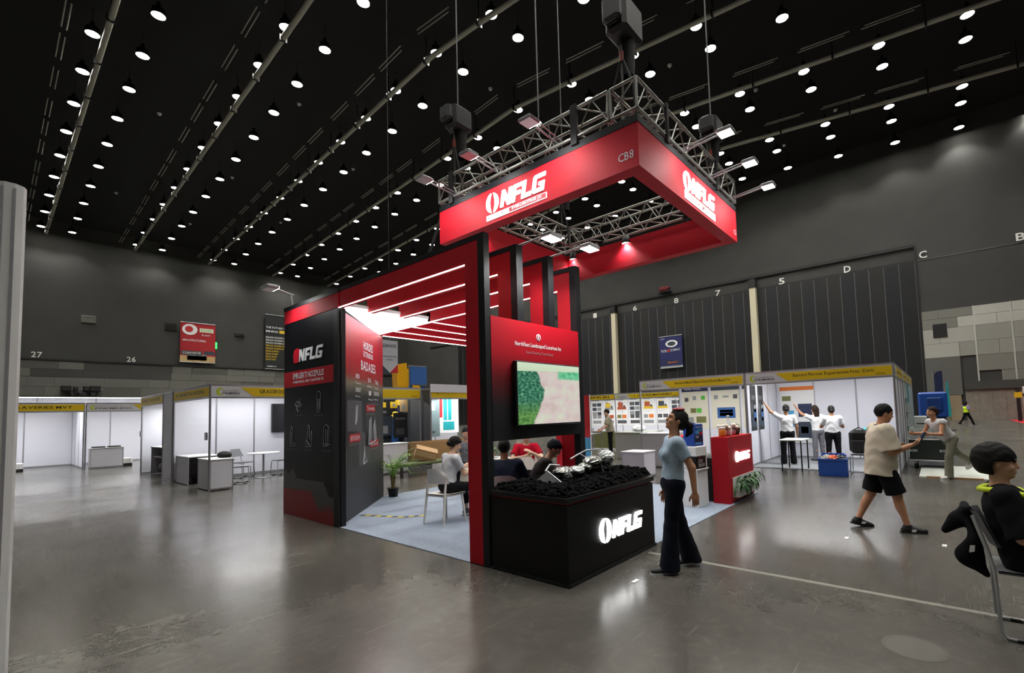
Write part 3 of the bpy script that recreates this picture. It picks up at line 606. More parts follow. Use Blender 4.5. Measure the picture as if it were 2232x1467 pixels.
crumple((4.84, 3.14, .93), (.10, .08, .06), 8).build('track', M_BLACK, t); MB().path([(4.40, 3.32, 1.06), (4.55, 3.30, 1.11), (4.72, 3.28, 1.03)], .010, 6).build('arm_bar', M_ALU, t); MB().path([(4.62, 3.40, 1.08), (4.82, 3.38, 1.13), (5.0, 3.36, 1.12)], .010, 6).build('arm_bar', M_ALU, t)
for k, (a, b) in enumerate((((4.72, 3.12, 1.0), (4.69, 3.06, .88)), ((4.77, 3.10, 1.0), (4.82, 3.04, .89)))): MB().path([a, b], .012, 6).build('leg', M_BLACK, t)
# ------------------------------------------------------------------ hanging red sign box, truss and hoists
BX0, BX1, BY0, BY1, ZB, ZT, TH = 5.185, 8.90, 2.687, 6.66, 4.65, 5.225, .20
sb = thing('hanging_sign', 'large red square sign ring hung above the stand with white logos', 'sign', ((BX0+BX1)/2, (BY0+BY1)/2, ZB))
pf_ = MB().box(BX0, BX0+TH, BY0, BY1, ZB, ZT).build('front_panel', RED, sb); pr2 = MB().box(BX0+TH, BX1-TH, BY0, BY0+TH, ZB, ZT).build('side_panel', RED, sb)
MB().box(BX1-TH, BX1, BY0, BY1, ZB, ZT).build('rear_panel', RED, sb); MB().box(BX0+TH, BX1-TH, BY1-TH, BY1, ZB, ZT).build('inner_panel', RED, sb)
MB().box(BX0-.006, BX0+.05, BY0-.006, BY1, ZT, ZT+.10).build('black_cap', BLK, sb); MB().box(BX0+.05, BX1, BY0-.006, BY0+.05, ZT, ZT+.10).build('black_cap', BLK, sb)
SIGNL = mat('lit_logo_face', 'FFFFFF', .4, emit=1.1)
# front face logo (u towards -Y), face at X = BX0
logo((BX0, 5.44, 4.815), NY, Az, NX, 1.26, .32, SIGNL, pf_, gap=.10, depth=.02, emb=1.02)
patch((BX0, 5.44, 4.71), NY, Az, NX, 1.26, .085, SIGNL, pf_, .012, 'strip'); patch((BX0-.012, 4.93, 4.718), NY, Az, NX, .74, .068, REDP, pf_, .002, 'strip_red')
lettering('EVERLIGHTING JX', (BX0-.014, 4.87, 4.727), NY, Az, NX, .6, .048, SIGNL, pf_, .02); lettering('MINING EQUIPMENT', (BX0-.012, 5.40, 4.732), NY, Az, NX, .42, .042, mat('blue_print', '3A5E8C', .5), pf_, .01)
lettering('CB8', (BX0, 2.98, 4.78), NY, Az, NX, .22, .105, WPR, pf_, .0)
logo((6.52, BY0, 4.83), Ax, Az, NY, 1.25, .30, SIGNL, pr2, gap=.10, depth=.02, emb=1.0)
patch((6.55, BY0, 4.70), Ax, Az, NY, 1.22, .12, SIGNL, pr2, .012, 'strip'); lettering('EVERLIGHT MEDALIST', (6.62, BY0-.012, 4.72), Ax, Az, NY, 1.08, .075, REDP, pr2, .02)
lettering('C3', (8.72, BY0, 4.76), Ax, Az, NY, .13, .09, WPR, pr2)
# square truss ring
M_TR = mat('truss_aluminium', '9C9C96', .35, .75)
TZ0, TZ1, TWD = 5.40, 5.80, .38
def truss(p0, p1, lab):
    """box truss between two points, TWD wide, four chords and zigzag braces"""
    t = thing('lighting_truss', lab, 'truss', (p0[0], p0[1], TZ0), group='truss ring above the sign')
    a, b = Vector((*p0, 0)), Vector((*p1, 0)); d = (b-a).normalized(); s = Vector((-d.y, d.x, 0)); L_ = (b-a).length
    ch = [(o_, z) for o_ in (0, TWD) for z in (TZ0, TZ1)]
    P = lambda q, o_, z: a+d*q+s*o_+Vector((0, 0, z))
    for o_, z in ch: rod('chord', P(0, o_, z), P(L_, o_, z), .024, M_TR, t)
    n = int(L_/.24); st = L_/n
    for f in range(4):
        c0, c1 = [((0, TZ0), (0, TZ1)), ((TWD, TZ0), (TWD, TZ1)), ((0, TZ0), (TWD, TZ0)), ((0, TZ1), (TWD, TZ1))][f]
        for i in range(n):
            q, r_ = (c0, c1) if i % 2 == 0 else (c1, c0); rod('brace', P(i*st, *q), P((i+1)*st, *r_), .011, M_TR, t, 6)
    for q in (0, L_):
        for c0, c1 in (((0, TZ0), (0, TZ1)), ((TWD, TZ0), (TWD, TZ1)), ((0, TZ0), (TWD, TZ0)), ((0, TZ1), (TWD, TZ1))): rod('end_bar', P(q, *c0), P(q, *c1), .02, M_TR, t)
    return t
truss((BX0, BY1), (BX0, BY0+.42), 'aluminium box truss along the long front of the sign')
truss((BX0, BY0), (BX1, BY0), 'aluminium box truss above the short lit side of the sign')
truss((BX1, BY0+.42), (BX1, BY1-.42), 'aluminium box truss along the rear of the sign ring')
truss((BX1, BY1), (BX0+.42, BY1), 'aluminium box truss on the inner side of the sign ring')
# black drop posts from truss to sign
M_STRAP = mat('black_strap', '121214', .7)
for i, (x, y, w_) in enumerate(((BX1-.1, 3.6, 'right'), (BX1-.1, 5.6, 'left'))):
    t = thing('sign_hanger', 'black drop bracket joining rear truss and sign, %s one' % w_, 'bracket', (x, y, ZT)); MB().box(x-.03, x+.03, y-.04, y+.04, ZT+.004, TZ0-.026).box(x-.07, x+.07, y-.09, y+.09, TZ0-.03, TZ0-.024).build('bar', M_STRAP, t)
# floodlights on arms
FLL = MATS['floodlight_lens']
def flood(x, y, dx, dy, lab, lit, z=5.42, L_=.62, energy=75, grp='arm floodlights on the truss'):
    t = thing('arm_floodlight', lab, 'floodlight', (x, y, z), group=grp)
    ex, ey = x+dx*L_, y+dy*L_
    rod('arm', (x, y, z), (ex, ey, z+.05), .014, M_ALU, t); rod('arm', (x+dy*.08, y+dx*.08, z), (ex+dy*.08, ey+dx*.08, z+.05), .010, M_ALU, t)
    MB().bevbox(ex-.11, ex+.11, ey-.11, ey+.11, z+.02, z+.075, .015).build('housing', M_ALU, t)
    if lit: MB().box(ex-.09, ex+.09, ey-.09, ey+.09, z+.0135, z+.0195).build('lens', FLL, t)
    else: MB().box(ex-dx*.11-.004, ex-dx*.11+.004, ey-.09, ey+.09, z+.03, z+.066).build('lens', FLL, t)
    s_ = bpy.data.lights.new('flood_beam', 'SPOT'); s_.energy = energy; s_.spot_size = R(140); s_.spot_blend = .8; s_.shadow_soft_size = .1; so = bpy.data.objects.new('flood_beam', s_); COL.objects.link(so); so.parent = t
    so.location = Vector((ex, ey, z-.02))-ORG[t.name]; so.rotation_euler = Vector((-dx*.75, -dy*.75, -1)).to_track_quat('-Z', 'Y').to_euler()
for i, y in enumerate((6.25, 5.15, 3.95)): flood(BX0, y, -1, 0, 'slim arm floodlight over the front of the sign, %s from the left' % names[i], False)
for i, x in enumerate((6.6, 7.7, 8.75)): flood(x, BY0, 0, -1, 'lit arm floodlight over the short side of the sign, %s from the corner' % names[i], True)
def lampcan(x, y, z, lab, e=40, tilt=(0, 0)):
    t = thing('truss_spotlight', lab, 'spotlight', (x, y, z), group='spotlights inside the sign ring')
    MB().lathe([(0, .16), (.07, .16), (.085, .05), (.10, 0), (.09, 0)], (x, y, z), 14).build('housing', M_BLACK, t); MB().lathe([(0, .01), (.088, .012)], (x, y, z), 14).build('lens', FLL, t); rod('bracket', (x, y, z+.15), (x, y, TZ0), .012, M_STRAP, t)
    s_ = bpy.data.lights.new('can_beam', 'SPOT'); s_.energy = e; s_.spot_size = R(120); s_.spot_blend = .6; s_.shadow_soft_size = .07; so = bpy.data.objects.new('can_beam', s_); COL.objects.link(so); so.parent = t; so.location = (0, 0, -.02); so.rotation_euler = (tilt[0], tilt[1], 0)
lampcan(6.0, 6.46, 5.12, 'bright can spotlight on inner truss, nearest the long front', 130); lampcan(8.72, 6.30, 5.12, 'bright can spotlight in the far corner of the truss ring', 130); lampcan(8.70, 4.9, 5.14, 'bright can spotlight on the rear truss', 150)
# chain hoists with wires to the ceiling
M_HOIST = mat('hoist_black', '1C1C1E', .5); M_WIRE = mat('steel_wire', '7A7A7A', .4, .6)
def hoist(x, y, z, lab, w_=.22, h=.42):
    t = thing('chain_hoist', lab, 'hoist', (x, y, z), group='chain hoists over the sign')
    MB().bevbox(x-w_, x+w_, y-.16, y+.16, z, z+h, .05).build('body', M_HOIST, t); MB().bevbox(x-w_-.12, x-w_+.02, y-.13, y+.13, z+.08, z+h-.06, .04).build('motor_cap', mat('hoist_grey', '38383C', .5), t)
    MB().grid(lambda a, b: (x+.05+.12*math.cos(a*6.283)*(1-.25*b), y+.12*math.sin(a*6.283)*(1-.25*b), z-.5*b+.02), 14, 5).build('chain_bag', M_STRAP, t)
    rod('wire', (x, y, z+h), (x, y, 25.6), .012, M_WIRE, t, 6); rod('chain', (x-.1, y, TZ1-.1), (x-.1, y, z+.02), .014, mat('chain_steel', '5A5550', .4, .6), t, 6)
    for s_ in (-1, 1): MB().path([(x-.1, y, z-.28), (x-.1+s_*.0, y+s_*.16, TZ1+.02), (x-.1, y+s_*.17, TZ0-.02)], .018, 6).build('sling', M_STRAP, t)
    rod('hook', (x-.1, y, z-.34), (x-.1, y, z-.2), .03, mat('red_hook', '8C2A18', .5), t)
hoist(5.45, 6.42, 6.75, 'black chain hoist hanging at the left corner of truss'); hoist(5.42, 2.95, 6.55, 'black hoist with chain bag above the near corner of truss', .26, .5); hoist(8.6, 2.95, 6.55, 'black chain hoist above the right corner of truss'); hoist(8.55, 6.4, 6.75, 'black chain hoist above the far corner of truss')
t = thing('hanging_wire', 'single steel wire dropping from ceiling to front truss', 'wire', (5.37, 4.45, TZ1)); rod('wire', (5.37, 4.45, TZ1), (5.37, 4.45, 25.6), .012, M_WIRE, t, 6)
# cables and straps on the truss
for i, (x, y) in enumerate(((5.18, 3.65), (5.18, 6.3), (6.0, 2.68), (7.9, 2.68))):
    o = MB().box(x-.03 if i > 1 else x-.035, x+.03 if i > 1 else x+.0, y-.05 if i < 2 else y-.035, y+.05 if i < 2 else y+.0, TZ0-.12, TZ1+.05).build('strap', M_STRAP); tag(o, 'black strap looped over the truss, %s' % ('near corner on the front', 'left end of the front', 'left on the short side', 'right on the short side')[i], 'strap', 'truss straps')
t = thing('lift_pole', 'long dark slanting pole rising behind the stand beam', 'pole', (5.2, 8.2, 3.6)); rod('pole', (5.4, 8.0, 3.55), (5.25, 6.6, 5.3), .03, M_STRAP, t)
t = thing('far_work_light', 'white floodlight on bracket at the far left stand corner', 'floodlight', (3.6, 8.9, 3.75)); MB().bevbox(2.93, 3.12, 8.2, 8.5, 3.76, 3.82, .015).build('housing', mat('pale_metal', 'B8B8B8', .4, .3), t); MB().box(3.121, 3.125, 8.22, 8.48, 3.77, 3.81).build('lens', FLL, t); rod('arm', (3.50, 8.6, 3.79), (3.05, 8.4, 3.83), .012, mat('pale_metal'), t); s_ = bpy.data.lights.new('work_beam', 'SPOT'); s_.energy = 60; s_.spot_size = R(130); s_.spot_blend = .8; s_.shadow_soft_size = .08; so = bpy.data.objects.new('work_beam', s_); COL.objects.link(so); so.parent = t; so.location = Vector((3.0, 8.35, 3.74))-ORG[t.name]; so.rotation_euler = (R(-10), R(-25), 0)
rod('foot', (3.5, 8.62, 3.60), (3.47, 8.62, 3.8), .012, mat('pale_metal'), t)
# ------------------------------------------------------------------ shell-scheme booths
YEL = mat('yellow_print', 'D9B800', .5); GRN = mat('green_yellow_print', 'B8C820', .5); DKT = mat('dark_print', '2A2620', .5); LGT = mat('pale_grey_print', 'C9C9CE', .5)
PANW = mat('booth_panel_white', 'D9DAE4', .42); PANG = mat('booth_panel_side', 'A4A4AA', .45)
_uni = {}
def upr(parent, x, y, h=2.5, name='upright'):
    k = round(h, 2)
    if k not in _uni: _uni[k] = MB().tube((0, 0, 0), (0, 0, h), .024, 8).mesh('upright', M_ALU)
    o = bpy.data.objects.new(name, _uni[k]); COL.objects.link(o); o.parent = parent; o.location = Vector((x, y, 0))-ORG[parent.name]; return o
def bwall(parent, p0, p1, h=2.48, m=None, posts=True, n=None):
    a, b = Vector((*p0, 0)), Vector((*p1, 0)); d = (b-a); L_ = d.length; d.normalize(); s = Vector((-d.y, d.x, 0)); n = n or max(1, round(L_/1.0)); st = L_/n
    for i in range(n):
        MB().prism([(i*st+.02, .06), ((i+1)*st-.02, .06), ((i+1)*st-.02, h-.03), (i*st+.02, h-.03)], a-s*.012, d, Az, s, .024).build('panel', m or PANW, parent)
    if posts:
        for i in range(n+1): q = a+d*(i*st); upr(parent, q.x, q.y, h+.02)
    for z in (.03, h): MB().prism([(0, z-.025), (L_, z-.025), (L_, z+.02), (0, z+.02)], a-s*.017, d, Az, s, .034).build('rail', M_ALU, parent)
def header(parent, p0, p1, text, side=1, z0=2.20, z1=2.5, logo_w=.55, logo='left', twid=None, tm=None, bg=None, num=None):
    """fascia board from p0 (left as read) to p1, facing the reader; white logo field and yellow text field"""
    a, b = Vector((*p0, 0)), Vector((*p1, 0)); d = (b-a); L_ = d.length; d.normalize(); n = Vector((d.y, -d.x, 0)); h = z1-z0
    f = MB().prism([(0, z0), (L_, z0), (L_, z1), (0, z1)], a-n*.018, d, Az, n, .036).build('fascia', bg or LGT, parent)
    for z in (z0, z1): MB().prism([(0, z-.018), (L_, z-.018), (L_, z+.018), (0, z+.018)], a-n*.022, d, Az, n, .044).build('rail', M_ALU, parent)
    o = a+n*.0185
    if logo == 'left': yp = [(logo_w, h-.05), (logo_w+.28, .035), (L_-.02, .035), (L_-.02, h-.05)]
    elif logo == 'none': yp = [(.02, .035), (L_-.02, .035), (L_-.02, h-.05), (.02, h-.05)]
    else: yp = [(.02, .035), (L_-logo_w-.25, .035), (L_-logo_w, h-.05), (.02, h-.05)]
    MB().prism(yp, o+Vector((0, 0, z0)), d, Az, n, .003).build('yellow_field', YEL, f)
    x_t = (logo_w+.42) if logo == 'left' else .22; w_t = twid or (L_-x_t-.35 if logo != 'right' else L_-logo_w-.6)
    lettering(text, o+d*x_t+Vector((0, 0, z0+h*.36)), d, Az, n, w_t, h*.32, tm or DKT, f, .01, .0045)
    if num: lettering(num, o+d*(L_-.32)+Vector((0, 0, z0+h*.2)), d, Az, n, .18, h*.12, DKT, f, 0, .0045)
    if logo != 'none':
        lx = .10 if logo == 'left' else L_-logo_w+.05
        MB().prism(arc(lx+.10, h*.48, h*.30, 60, 300, 12)+arc(lx+.13, h*.48, h*.20, 290, 70, 12), o+Vector((0, 0, z0)), d, Az, n, .003).build('logo_mark', GRN, f)
        lettering('PHILCONSTRUCT', o+d*(lx+.14)+Vector((0, 0, z0+h*.48)), d, Az, n, logo_w-.28, h*.13, GPR, f, 0, .005); lettering('PHILMINING', o+d*(lx+.14)+Vector((0, 0, z0+h*.28)), d, Az, n, logo_w-.26, h*.15, DKT, f, .02, .005)
    return f
def counter(name, lab, x0, x1, y0, y1, h=.74, openx=None):
    t = thing(name, lab, 'counter', ((x0+x1)/2, (y0+y1)/2, 0))
    for x in (x0, x1):
        for y in (y0, y1): MB().box(x-.02 if x == x1 else x, x if x == x1 else x+.02, y-.02 if y == y1 else y, y if y == y1 else y+.02, 0, h-.03).build('post', M_ALU, t)
    for i, (a, b) in enumerate((((x0+.02, x1-.02), (y0+.004, y0+.014)), ((x0+.02, x1-.02), (y1-.014, y1-.004)), ((x0+.004, x0+.014), (y0+.02, y1-.02)), ((x1-.014, x1-.004), (y0+.02, y1-.02)))):
        if openx == i: continue
        MB().box(*a, *b, .06, h-.03).build('panel', PANG if i != 0 else PANW, t); MB().box(*a, *b, .02, .06).build('foot_rail', M_ALU, t)
    MB().bevbox(x0-.01, x1+.01, y0-.01, y1+.01, h-.03, h, .006).build('top', M_WHITE, t); return t
TL = mat('fill_tube_glow', 'FFFFFF', .4, emit=6)  # glow of the added tubes that brighten the booths
def booth_fill(parent, p0, p1, z=2.42, e=40):
    """added fill: slim tube plus area light that brighten the booth"""
    a, b = Vector((*p0, z)), Vector((*p1, z)); MB().tube(a, b, .016, 8).build('fill_tube', TL, parent)
    l = bpy.data.lights.new('fill_glow', 'AREA'); l.shape = 'RECTANGLE'; l.size = (b-a).length; l.size_y = .06; l.energy = e; o = bpy.data.objects.new('fill_glow', l); COL.objects.link(o); o.parent = parent; o.location = (a+b)/2-Vector((0, 0, .03))-ORG[parent.name]; o.rotation_euler = (0, 0, math.atan2(b.y-a.y, b.x-a.x))

# booth A, corner left of the red stand
bA = thing('exhibition_booth', 'white corner booth with yellow headers left of the red stand', 'booth', (5.0, 14.8, 0))
bwall(bA, (3.52, 16.35), (6.5, 16.35), n=3); bwall(bA, (6.5, 16.35), (6.5, 13.21), n=3)
upr(bA, 3.52, 13.21)
header(bA, (3.52, 16.35), (3.52, 13.21), 'ELVARKERTSA HOUSING', logo='none'); header(bA, (3.52, 13.21), (6.5, 13.21), 'GRASSROOTS-RAISING OF N', logo_w=.62, twid=1.5)
bA.children[0]['label'] = 'white wall panel'
booth_fill(bA, (4.0, 13.9), (6.3, 13.9), 2.36, 34); booth_fill(bA, (3.8, 15.6), (6.3, 15.6), 2.4, 24)
t = thing('wall_television', 'black wall television on the back wall of left booth', 'television', (6.2, 16.3, 1.25)); MB().bevbox(5.98, 6.48, 16.22, 16.32, 1.25, 2.15, .008).build('case', BLK, t); MB().box(6.0, 6.46, 16.216, 16.22, 1.27, 2.13).build('screen', mat('dark_glass', '050607', .15), t)
bS = thing('booth_side_wall', 'narrow grey closed side wall between the two left booths', 'booth wall', (3.5, 16.9, 0)); bwall(bS, (3.5, 17.42), (3.5, 16.38), 2.5, PANG, n=1)
# booth B behind it
bB = thing('exhibition_booth', 'open booth with grey header behind the narrow grey wall', 'booth', (5, 18.8, 0))
bwall(bB, (3.52, 17.45), (7.0, 17.45), n=4); bwall(bB, (3.52, 20.3), (7, 20.3), n=4); bwall(bB, (7, 20.3), (7, 17.45), n=3); header(bB, (3.5, 20.3), (3.5, 17.45), 'ROBOT ARTISTE', logo='none', bg=PANG)
booth_fill(bB, (4.2, 18.2), (4.2, 19.8), 2.2, 40)
counter('booth_counter', 'white cube counter at the corner post of left booth', 3.54, 4.02, 13.24, 14.18)
counter('booth_counter', 'long white counter open at the side behind the cube counter', 3.55, 4.25, 15.05, 16.25, openx=0)
t = counter('booth_counter', 'grey open-front counter holding dark parts in the farther left booth', 3.7, 4.3, 18.0, 19.9, .9, 2)
MB().box(3.75, 4.28, 18.05, 19.85, .55, .58).build('shelf', PANG, t)
for i, (y0, y1, z0, z1, c, nm) in enumerate(((18.1, 18.6, .05, .3, 'B08A50', 'wooden crate'), (18.2, 19.0, .31, .5, '3A3A3E', 'dark metal parts case'), (19.1, 19.7, .06, .4, '2A2A2C', 'black parts case'))):
    o = crumple((3.98, (y0+y1)/2, (z0+z1)/2), (.18, (y1-y0)/2, (z1-z0)/2), 40+i, amp=.06).build('stored_case', mat('stored_%d' % i, c, .6)); tag(o, nm+' on the open counter of the far left booth', 'case')
o = crumple((3.98, 13.75, .80), (.14, .26, .09), 21, amp=.15).build('folded_bag', mat('black_fabric', '121214', .9, bump=.5, bscale=50)); tag(o, 'black cloth bag lying on the white cube counter', 'bag')
t = thing('black_basket', 'small black basket under the long white counter', 'basket', (3.9, 15.2, 0)); MB().lathe([(.0, .01), (.13, .01), (.17, .2), (.18, .2), (.165, .2)], (3.85, 15.35, 0), 12).build('bowl', M_BLACK, t); MB().lathe([(.17, .185), (.19, .185), (.19, .205), (.17, .205)], (3.85, 15.35, 0), 12).build('rim', M_BLACK, t)
# fixture plates on uprights
for i, (y, z) in enumerate(((13.35, 1.28), (20.25, 1.3))):
    o = MB().bevbox(3.47, 3.5, y-.08, y+.08, z-.08, z+.1, .006).box(3.465, 3.47, y-.05, y+.05, z-.05, z+.07, 1).build('switch_plate', [M_ALU, PANW]); tag(o, 'small framed socket plate on the booth upright, %s' % ('nearer booth' if i == 0 else 'farther booth'), 'socket')

# booths C and D, far left row
bC = thing('exhibition_booth', 'empty white booth at the far left edge', 'booth', (.5, 26.8, 0))
bwall(bC, (-1.5, 28.4), (2.66, 28.4), n=3); bwall(bC, (2.66, 28.4), (2.66, 25.2), n=3); bwall(bC, (-1.5, 28.4), (-1.5, 25.2), n=3); header(bC, (-1.5, 25.2), (2.68, 25.2), 'BEAUTIFUL VINES OF BRAVERIES MVT', logo='none', z0=2.18); booth_fill(bC, (-.8, 26), (2.2, 26), 2.4, 110)
bD = thing('exhibition_booth', 'white booth with counter right of the far left booth', 'booth', (4, 26.8, 0))
bwall(bD, (2.72, 28.4), (7.2, 28.4), n=4); bwall(bD, (7.2, 28.4), (7.2, 25.2), n=3); header(bD, (2.72, 25.2), (7.2, 25.2), 'BY DISTRIBUTION TECH', logo_w=1.35, twid=1.9, z0=2.18); upr(bD, 2.72, 25.2); booth_fill(bD, (3.2, 26), (6.8, 26), 2.4, 110)
o = thing('white_backdrop', 'bright white backdrop standing behind the far left booths', 'backdrop', (2, 31, 0)); bwall(o, (-4, 31), (7.5, 31), 2.98, n=6)
booth_fill(o, (-3, 29.6), (7, 29.6), 2.9, 160)
t = counter('booth_counter', 'wide low white counter in the far left row', 2.80, 3.75, 24.7, 25.12, .78)
for i, x in enumerate((2.85, 3.3)):
    o = MB().bevbox(x, x+.38, 24.75, 25.0, .785, .83, .01).build('black_tray', M_BLACK); tag(o, 'flat black case on the wide low counter, %s' % ('left' if i == 0 else 'right'), 'case')
for i, (x, y) in enumerate(((1.05, 26.3), (3.9, 25.0))):
    t = thing('floor_box', 'small white box with black foot on floor, %s' % ('at the left frame edge' if i == 0 else 'beside the wide low counter'), 'box', (x, y, 0)); MB().bevbox(x-.14, x+.14, y-.14, y+.14, .1, .32, .015).build('body', M_WHITEP, t); MB().box(x-.14, x+.14, y-.15, y+.14, 0, .1).build('foot', M_BLACK, t)

# aluminium wall end at the left frame edge
t = thing('panel_post', 'tall aluminium panel end at the left edge, close to viewer', 'partition', (.05, 2.67, 0))
MB().prism([(math.cos(a)*.045, math.sin(a)*.045) for a in [i/10*6.283 for i in range(10)]], (.058, 2.665, 0), Ax, Ay, Az, 2.52).build('upright', mat('pale_grey_metal', 'D6D6D8', .55), t)
for dx in (-.022, .012): MB().box(.058+dx-.004, .058+dx+.004, 2.618, 2.6225, .02, 2.5).build('groove', M_GREYP, t)
MB().box(-.9, .02, 2.655, 2.675, 0, 2.5).build('panel', PANW, t)

# right booths
def poster(parent, o, u, v, n, w_, h_, base, items, name='poster'):
    p = MB().prism([(0, 0), (w_, 0), (w_, h_), (0, h_)], o, u, v, n, .004).build(name, base, parent)
    o = Vector(o)+Vector(n)*.004
    for it in items:
        if it[0] == 't': lettering(it[5], o+Vector(u)*it[1]+Vector(v)*it[2], u, v, n, it[3], it[4], it[6], p, .01, .0035)
        else: patch(o+Vector(u)*it[0]+Vector(v)*it[1], u, v, n, it[2], it[3], it[4], p, .0022)
    return p
PR = {k: mat('print_'+k, c, .5) for k, c in dict(white='E6E6E6', black='1C1E20', navy='1B2448', blue='2C5C9C', sky='4C9CCC', orange='D8742A', rust='A84A22', green='55B840', olive='6E7040', red='B8202A', teal='1E9AA0', grey='8A8D90', dgrey='4A4C50', yellow='D9B41C', tan='B79A6A', cream='DAD6C4', slate='2E3A48').items()}
bR1 = thing('exhibition_booth', 'white corner booth where three women hang a poster', 'booth', (14.7, 2.4, 0))
bwall(bR1, (16.2, 3.97), (16.2, .75), n=3); bwall(bR1, (13.2, 3.97), (16.2, 3.97), n=3, posts=True); bwall(bR1, (16.2, .75), (13.2, .75), n=3)
header(bR1, (13.2, 3.97), (13.2, .75), 'Eastern Flavour Experiences Frnc. Coric', logo_w=.75, num='B09A'); header(bR1, (13.2, .75), (16.2, .75), 'Eastern Flavour', logo_w=.6, z0=2.2)
bR1f = MB().box(13.2, 16.2, .75, 3.97, .0, .012).build('booth_carpet', mat('grey_booth_carpet', '75787C', .95, noise=.1, nscale=40), bR1)
booth_fill(bR1, (13.9, 3.6), (13.9, 1.1), 2.42, 75)
for i, xx in enumerate((13.45, 14.15)):
    p = poster(bR1, (xx, 3.955, .95), Ax, Az, NY, .52, 1.25, PR['black'], [(.05, .1, .42, .25, PR['slate']), (.06, .45, .12, .3, PR['dgrey']), (.3, .5, .16, .2, PR['grey']), (.1, .85, .3, .12, PR['dgrey']), (.28, .25, .18, .35, PR['blue'])], 'product_poster')
bR2 = thing('exhibition_booth', 'poster-lined booth beside the red reception desk', 'booth', (14.7, 5.5, 0))
bwall(bR2, (16.2, 7.2), (16.2, 4.03), n=3); upr(bR2, 13.2, 7.15); upr(bR2, 13.2, 4.0); header(bR2, (13.2, 7.15), (13.2, 4.02), 'Innovations Manual Fillipinos: Exercise Physical Medical T/o', logo_w=.75, num='B09B'); booth_fill(bR2, (13.9, 6.8), (13.9, 4.3), 2.42, 75)
up_, nx_ = (0, -1, 0), NX
poster(bR2, (16.186, 7.1, .9), up_, Az, nx_, .95, 1.5, PR['cream'], [(.0, 1.3, .95, .2, PR['navy']), (.1, .95, .14, .14, PR['dgrey']), (.4, 1.0, .12, .14, PR['grey']), (.7, 1.0, .14, .14, PR['green']), (.3, .55, .2, .16, PR['olive']), (.52, .55, .18, .16, PR['green']), (.1, .2, .3, .2, PR['grey']), (.5, .2, .35, .22, PR['olive']), ('t', .1, 1.36, .6, .06, 'Pacific Works', PR['white'])])
poster(bR2, (16.186, 6.05, .9), up_, Az, nx_, .98, 1.5, PR['cream'], [(.0, 1.3, .98, .2, PR['slate']), (.1, 1.0, .14, .14, PR['grey']), (.4, 1.05, .2, .06, PR['grey']), (.75, 1.0, .14, .14, PR['dgrey']), (.2, .35, .6, .36, PR['blue']), (.28, .42, .44, .12, PR['red']), (.28, .55, .44, .08, PR['white'])])
poster(bR2, (16.186, 5.0, .9), up_, Az, nx_, .9, 1.5, PR['cream'], [(.0, 1.3, .9, .2, PR['navy']), (.2, .4, .25, .3, PR['green']), (.55, .4, .2, .3, PR['black'])])
# neighbours running back along the aisle on the right
bN = thing('exhibition_booth', 'row of white booth sides receding along the right aisle', 'booth', (19, .75, 0))
bwall(bN, (16.26, .75), (22.2, .75), n=6, m=mat('pale_teal_panel', 'CFE0DF', .45))
for i in range(3): header(bN, (16.3+i*2, .75), (18.2+i*2, .75), 'Booth Partner', logo_w=.5)
bN.children[1]['label'] = 'pale panel'
for i, z in enumerate((.5, .9, 1.3, 1.7)): MB().box(17.0, 17.9, .66, .74, z, z+.02).build('shelf', M_ALU, bN)
patch((18.4, .735, 1.6), Ax, Az, NY, .9, .6, PR['teal'], bN)
# far poster row facing the aisle
bF = thing('exhibition_booth', 'long poster-covered booth row with yellow headers far behind the counter', 'booth', (22.8, 12, 0))
bwall(bF, (24, 17.5), (24, 7.6), n=9); header(bF, (21.6, 17.5), (21.6, 13.2), 'MAINLY NERBI', logo='none', bg=PR['grey']); header(bF, (21.6, 13.2), (21.6, 9.6), 'V L PTS FNC MACHINERY', logo_w=.7, num='B11'); header(bF, (21.6, 9.6), (21.6, 7.6), 'CONCRETE', logo_w=.55)
for y in (17.5, 13.2, 9.6, 7.6): upr(bF, 21.6, y)
booth_fill(bF, (22.2, 16.5), (22.2, 8), 2.42, 160)
rp = random.Random(9); keys = ['orange', 'yellow', 'rust', 'blue', 'slate', 'dgrey', 'rust', 'grey']
for i in range(11):
    y = 17.2-i*.86; its = [('t', .08, 1.46, .5, .06, 'MACHINERY', PR['dgrey'])]
    if i % 3 != 1: a_, b_2 = (PR[rp.choice(keys)] for _ in (0, 1)); its += [(.08, .92, .6, .14, a_), (.14, 1.06, .34, .26, b_2), (.5, 1.04, .12, .12, PR['dgrey']), (.18, 1.32, .14, .06, a_)]
    else: its += [(.06+.34*(q % 2), .62+.26*(q//2), .3, .2, PR[('grey', 'dgrey', 'slate')[q % 3]]) for q in range(6)]
    its += [('t', .1, .82, .5, .03, 'Hydraulic series loader', PR['grey']), ('t', .1, .76, .4, .03, 'Quality and service', PR['grey'])] if i % 3 != 1 else []
    its += [(.08, .42, .26, .2, PR[rp.choice(('grey', 'dgrey', 'slate', 'olive'))]), (.4, .42, .28, .2, PR[rp.choice(('rust', 'dgrey', 'grey', 'orange'))]), (.08, .12, .6, .18, PR[rp.choice(('dgrey', 'black', 'grey'))])]
    poster(bF, (23.985, y, .75), up_, Az, nx_, .76, 1.6, PR['white'], its)
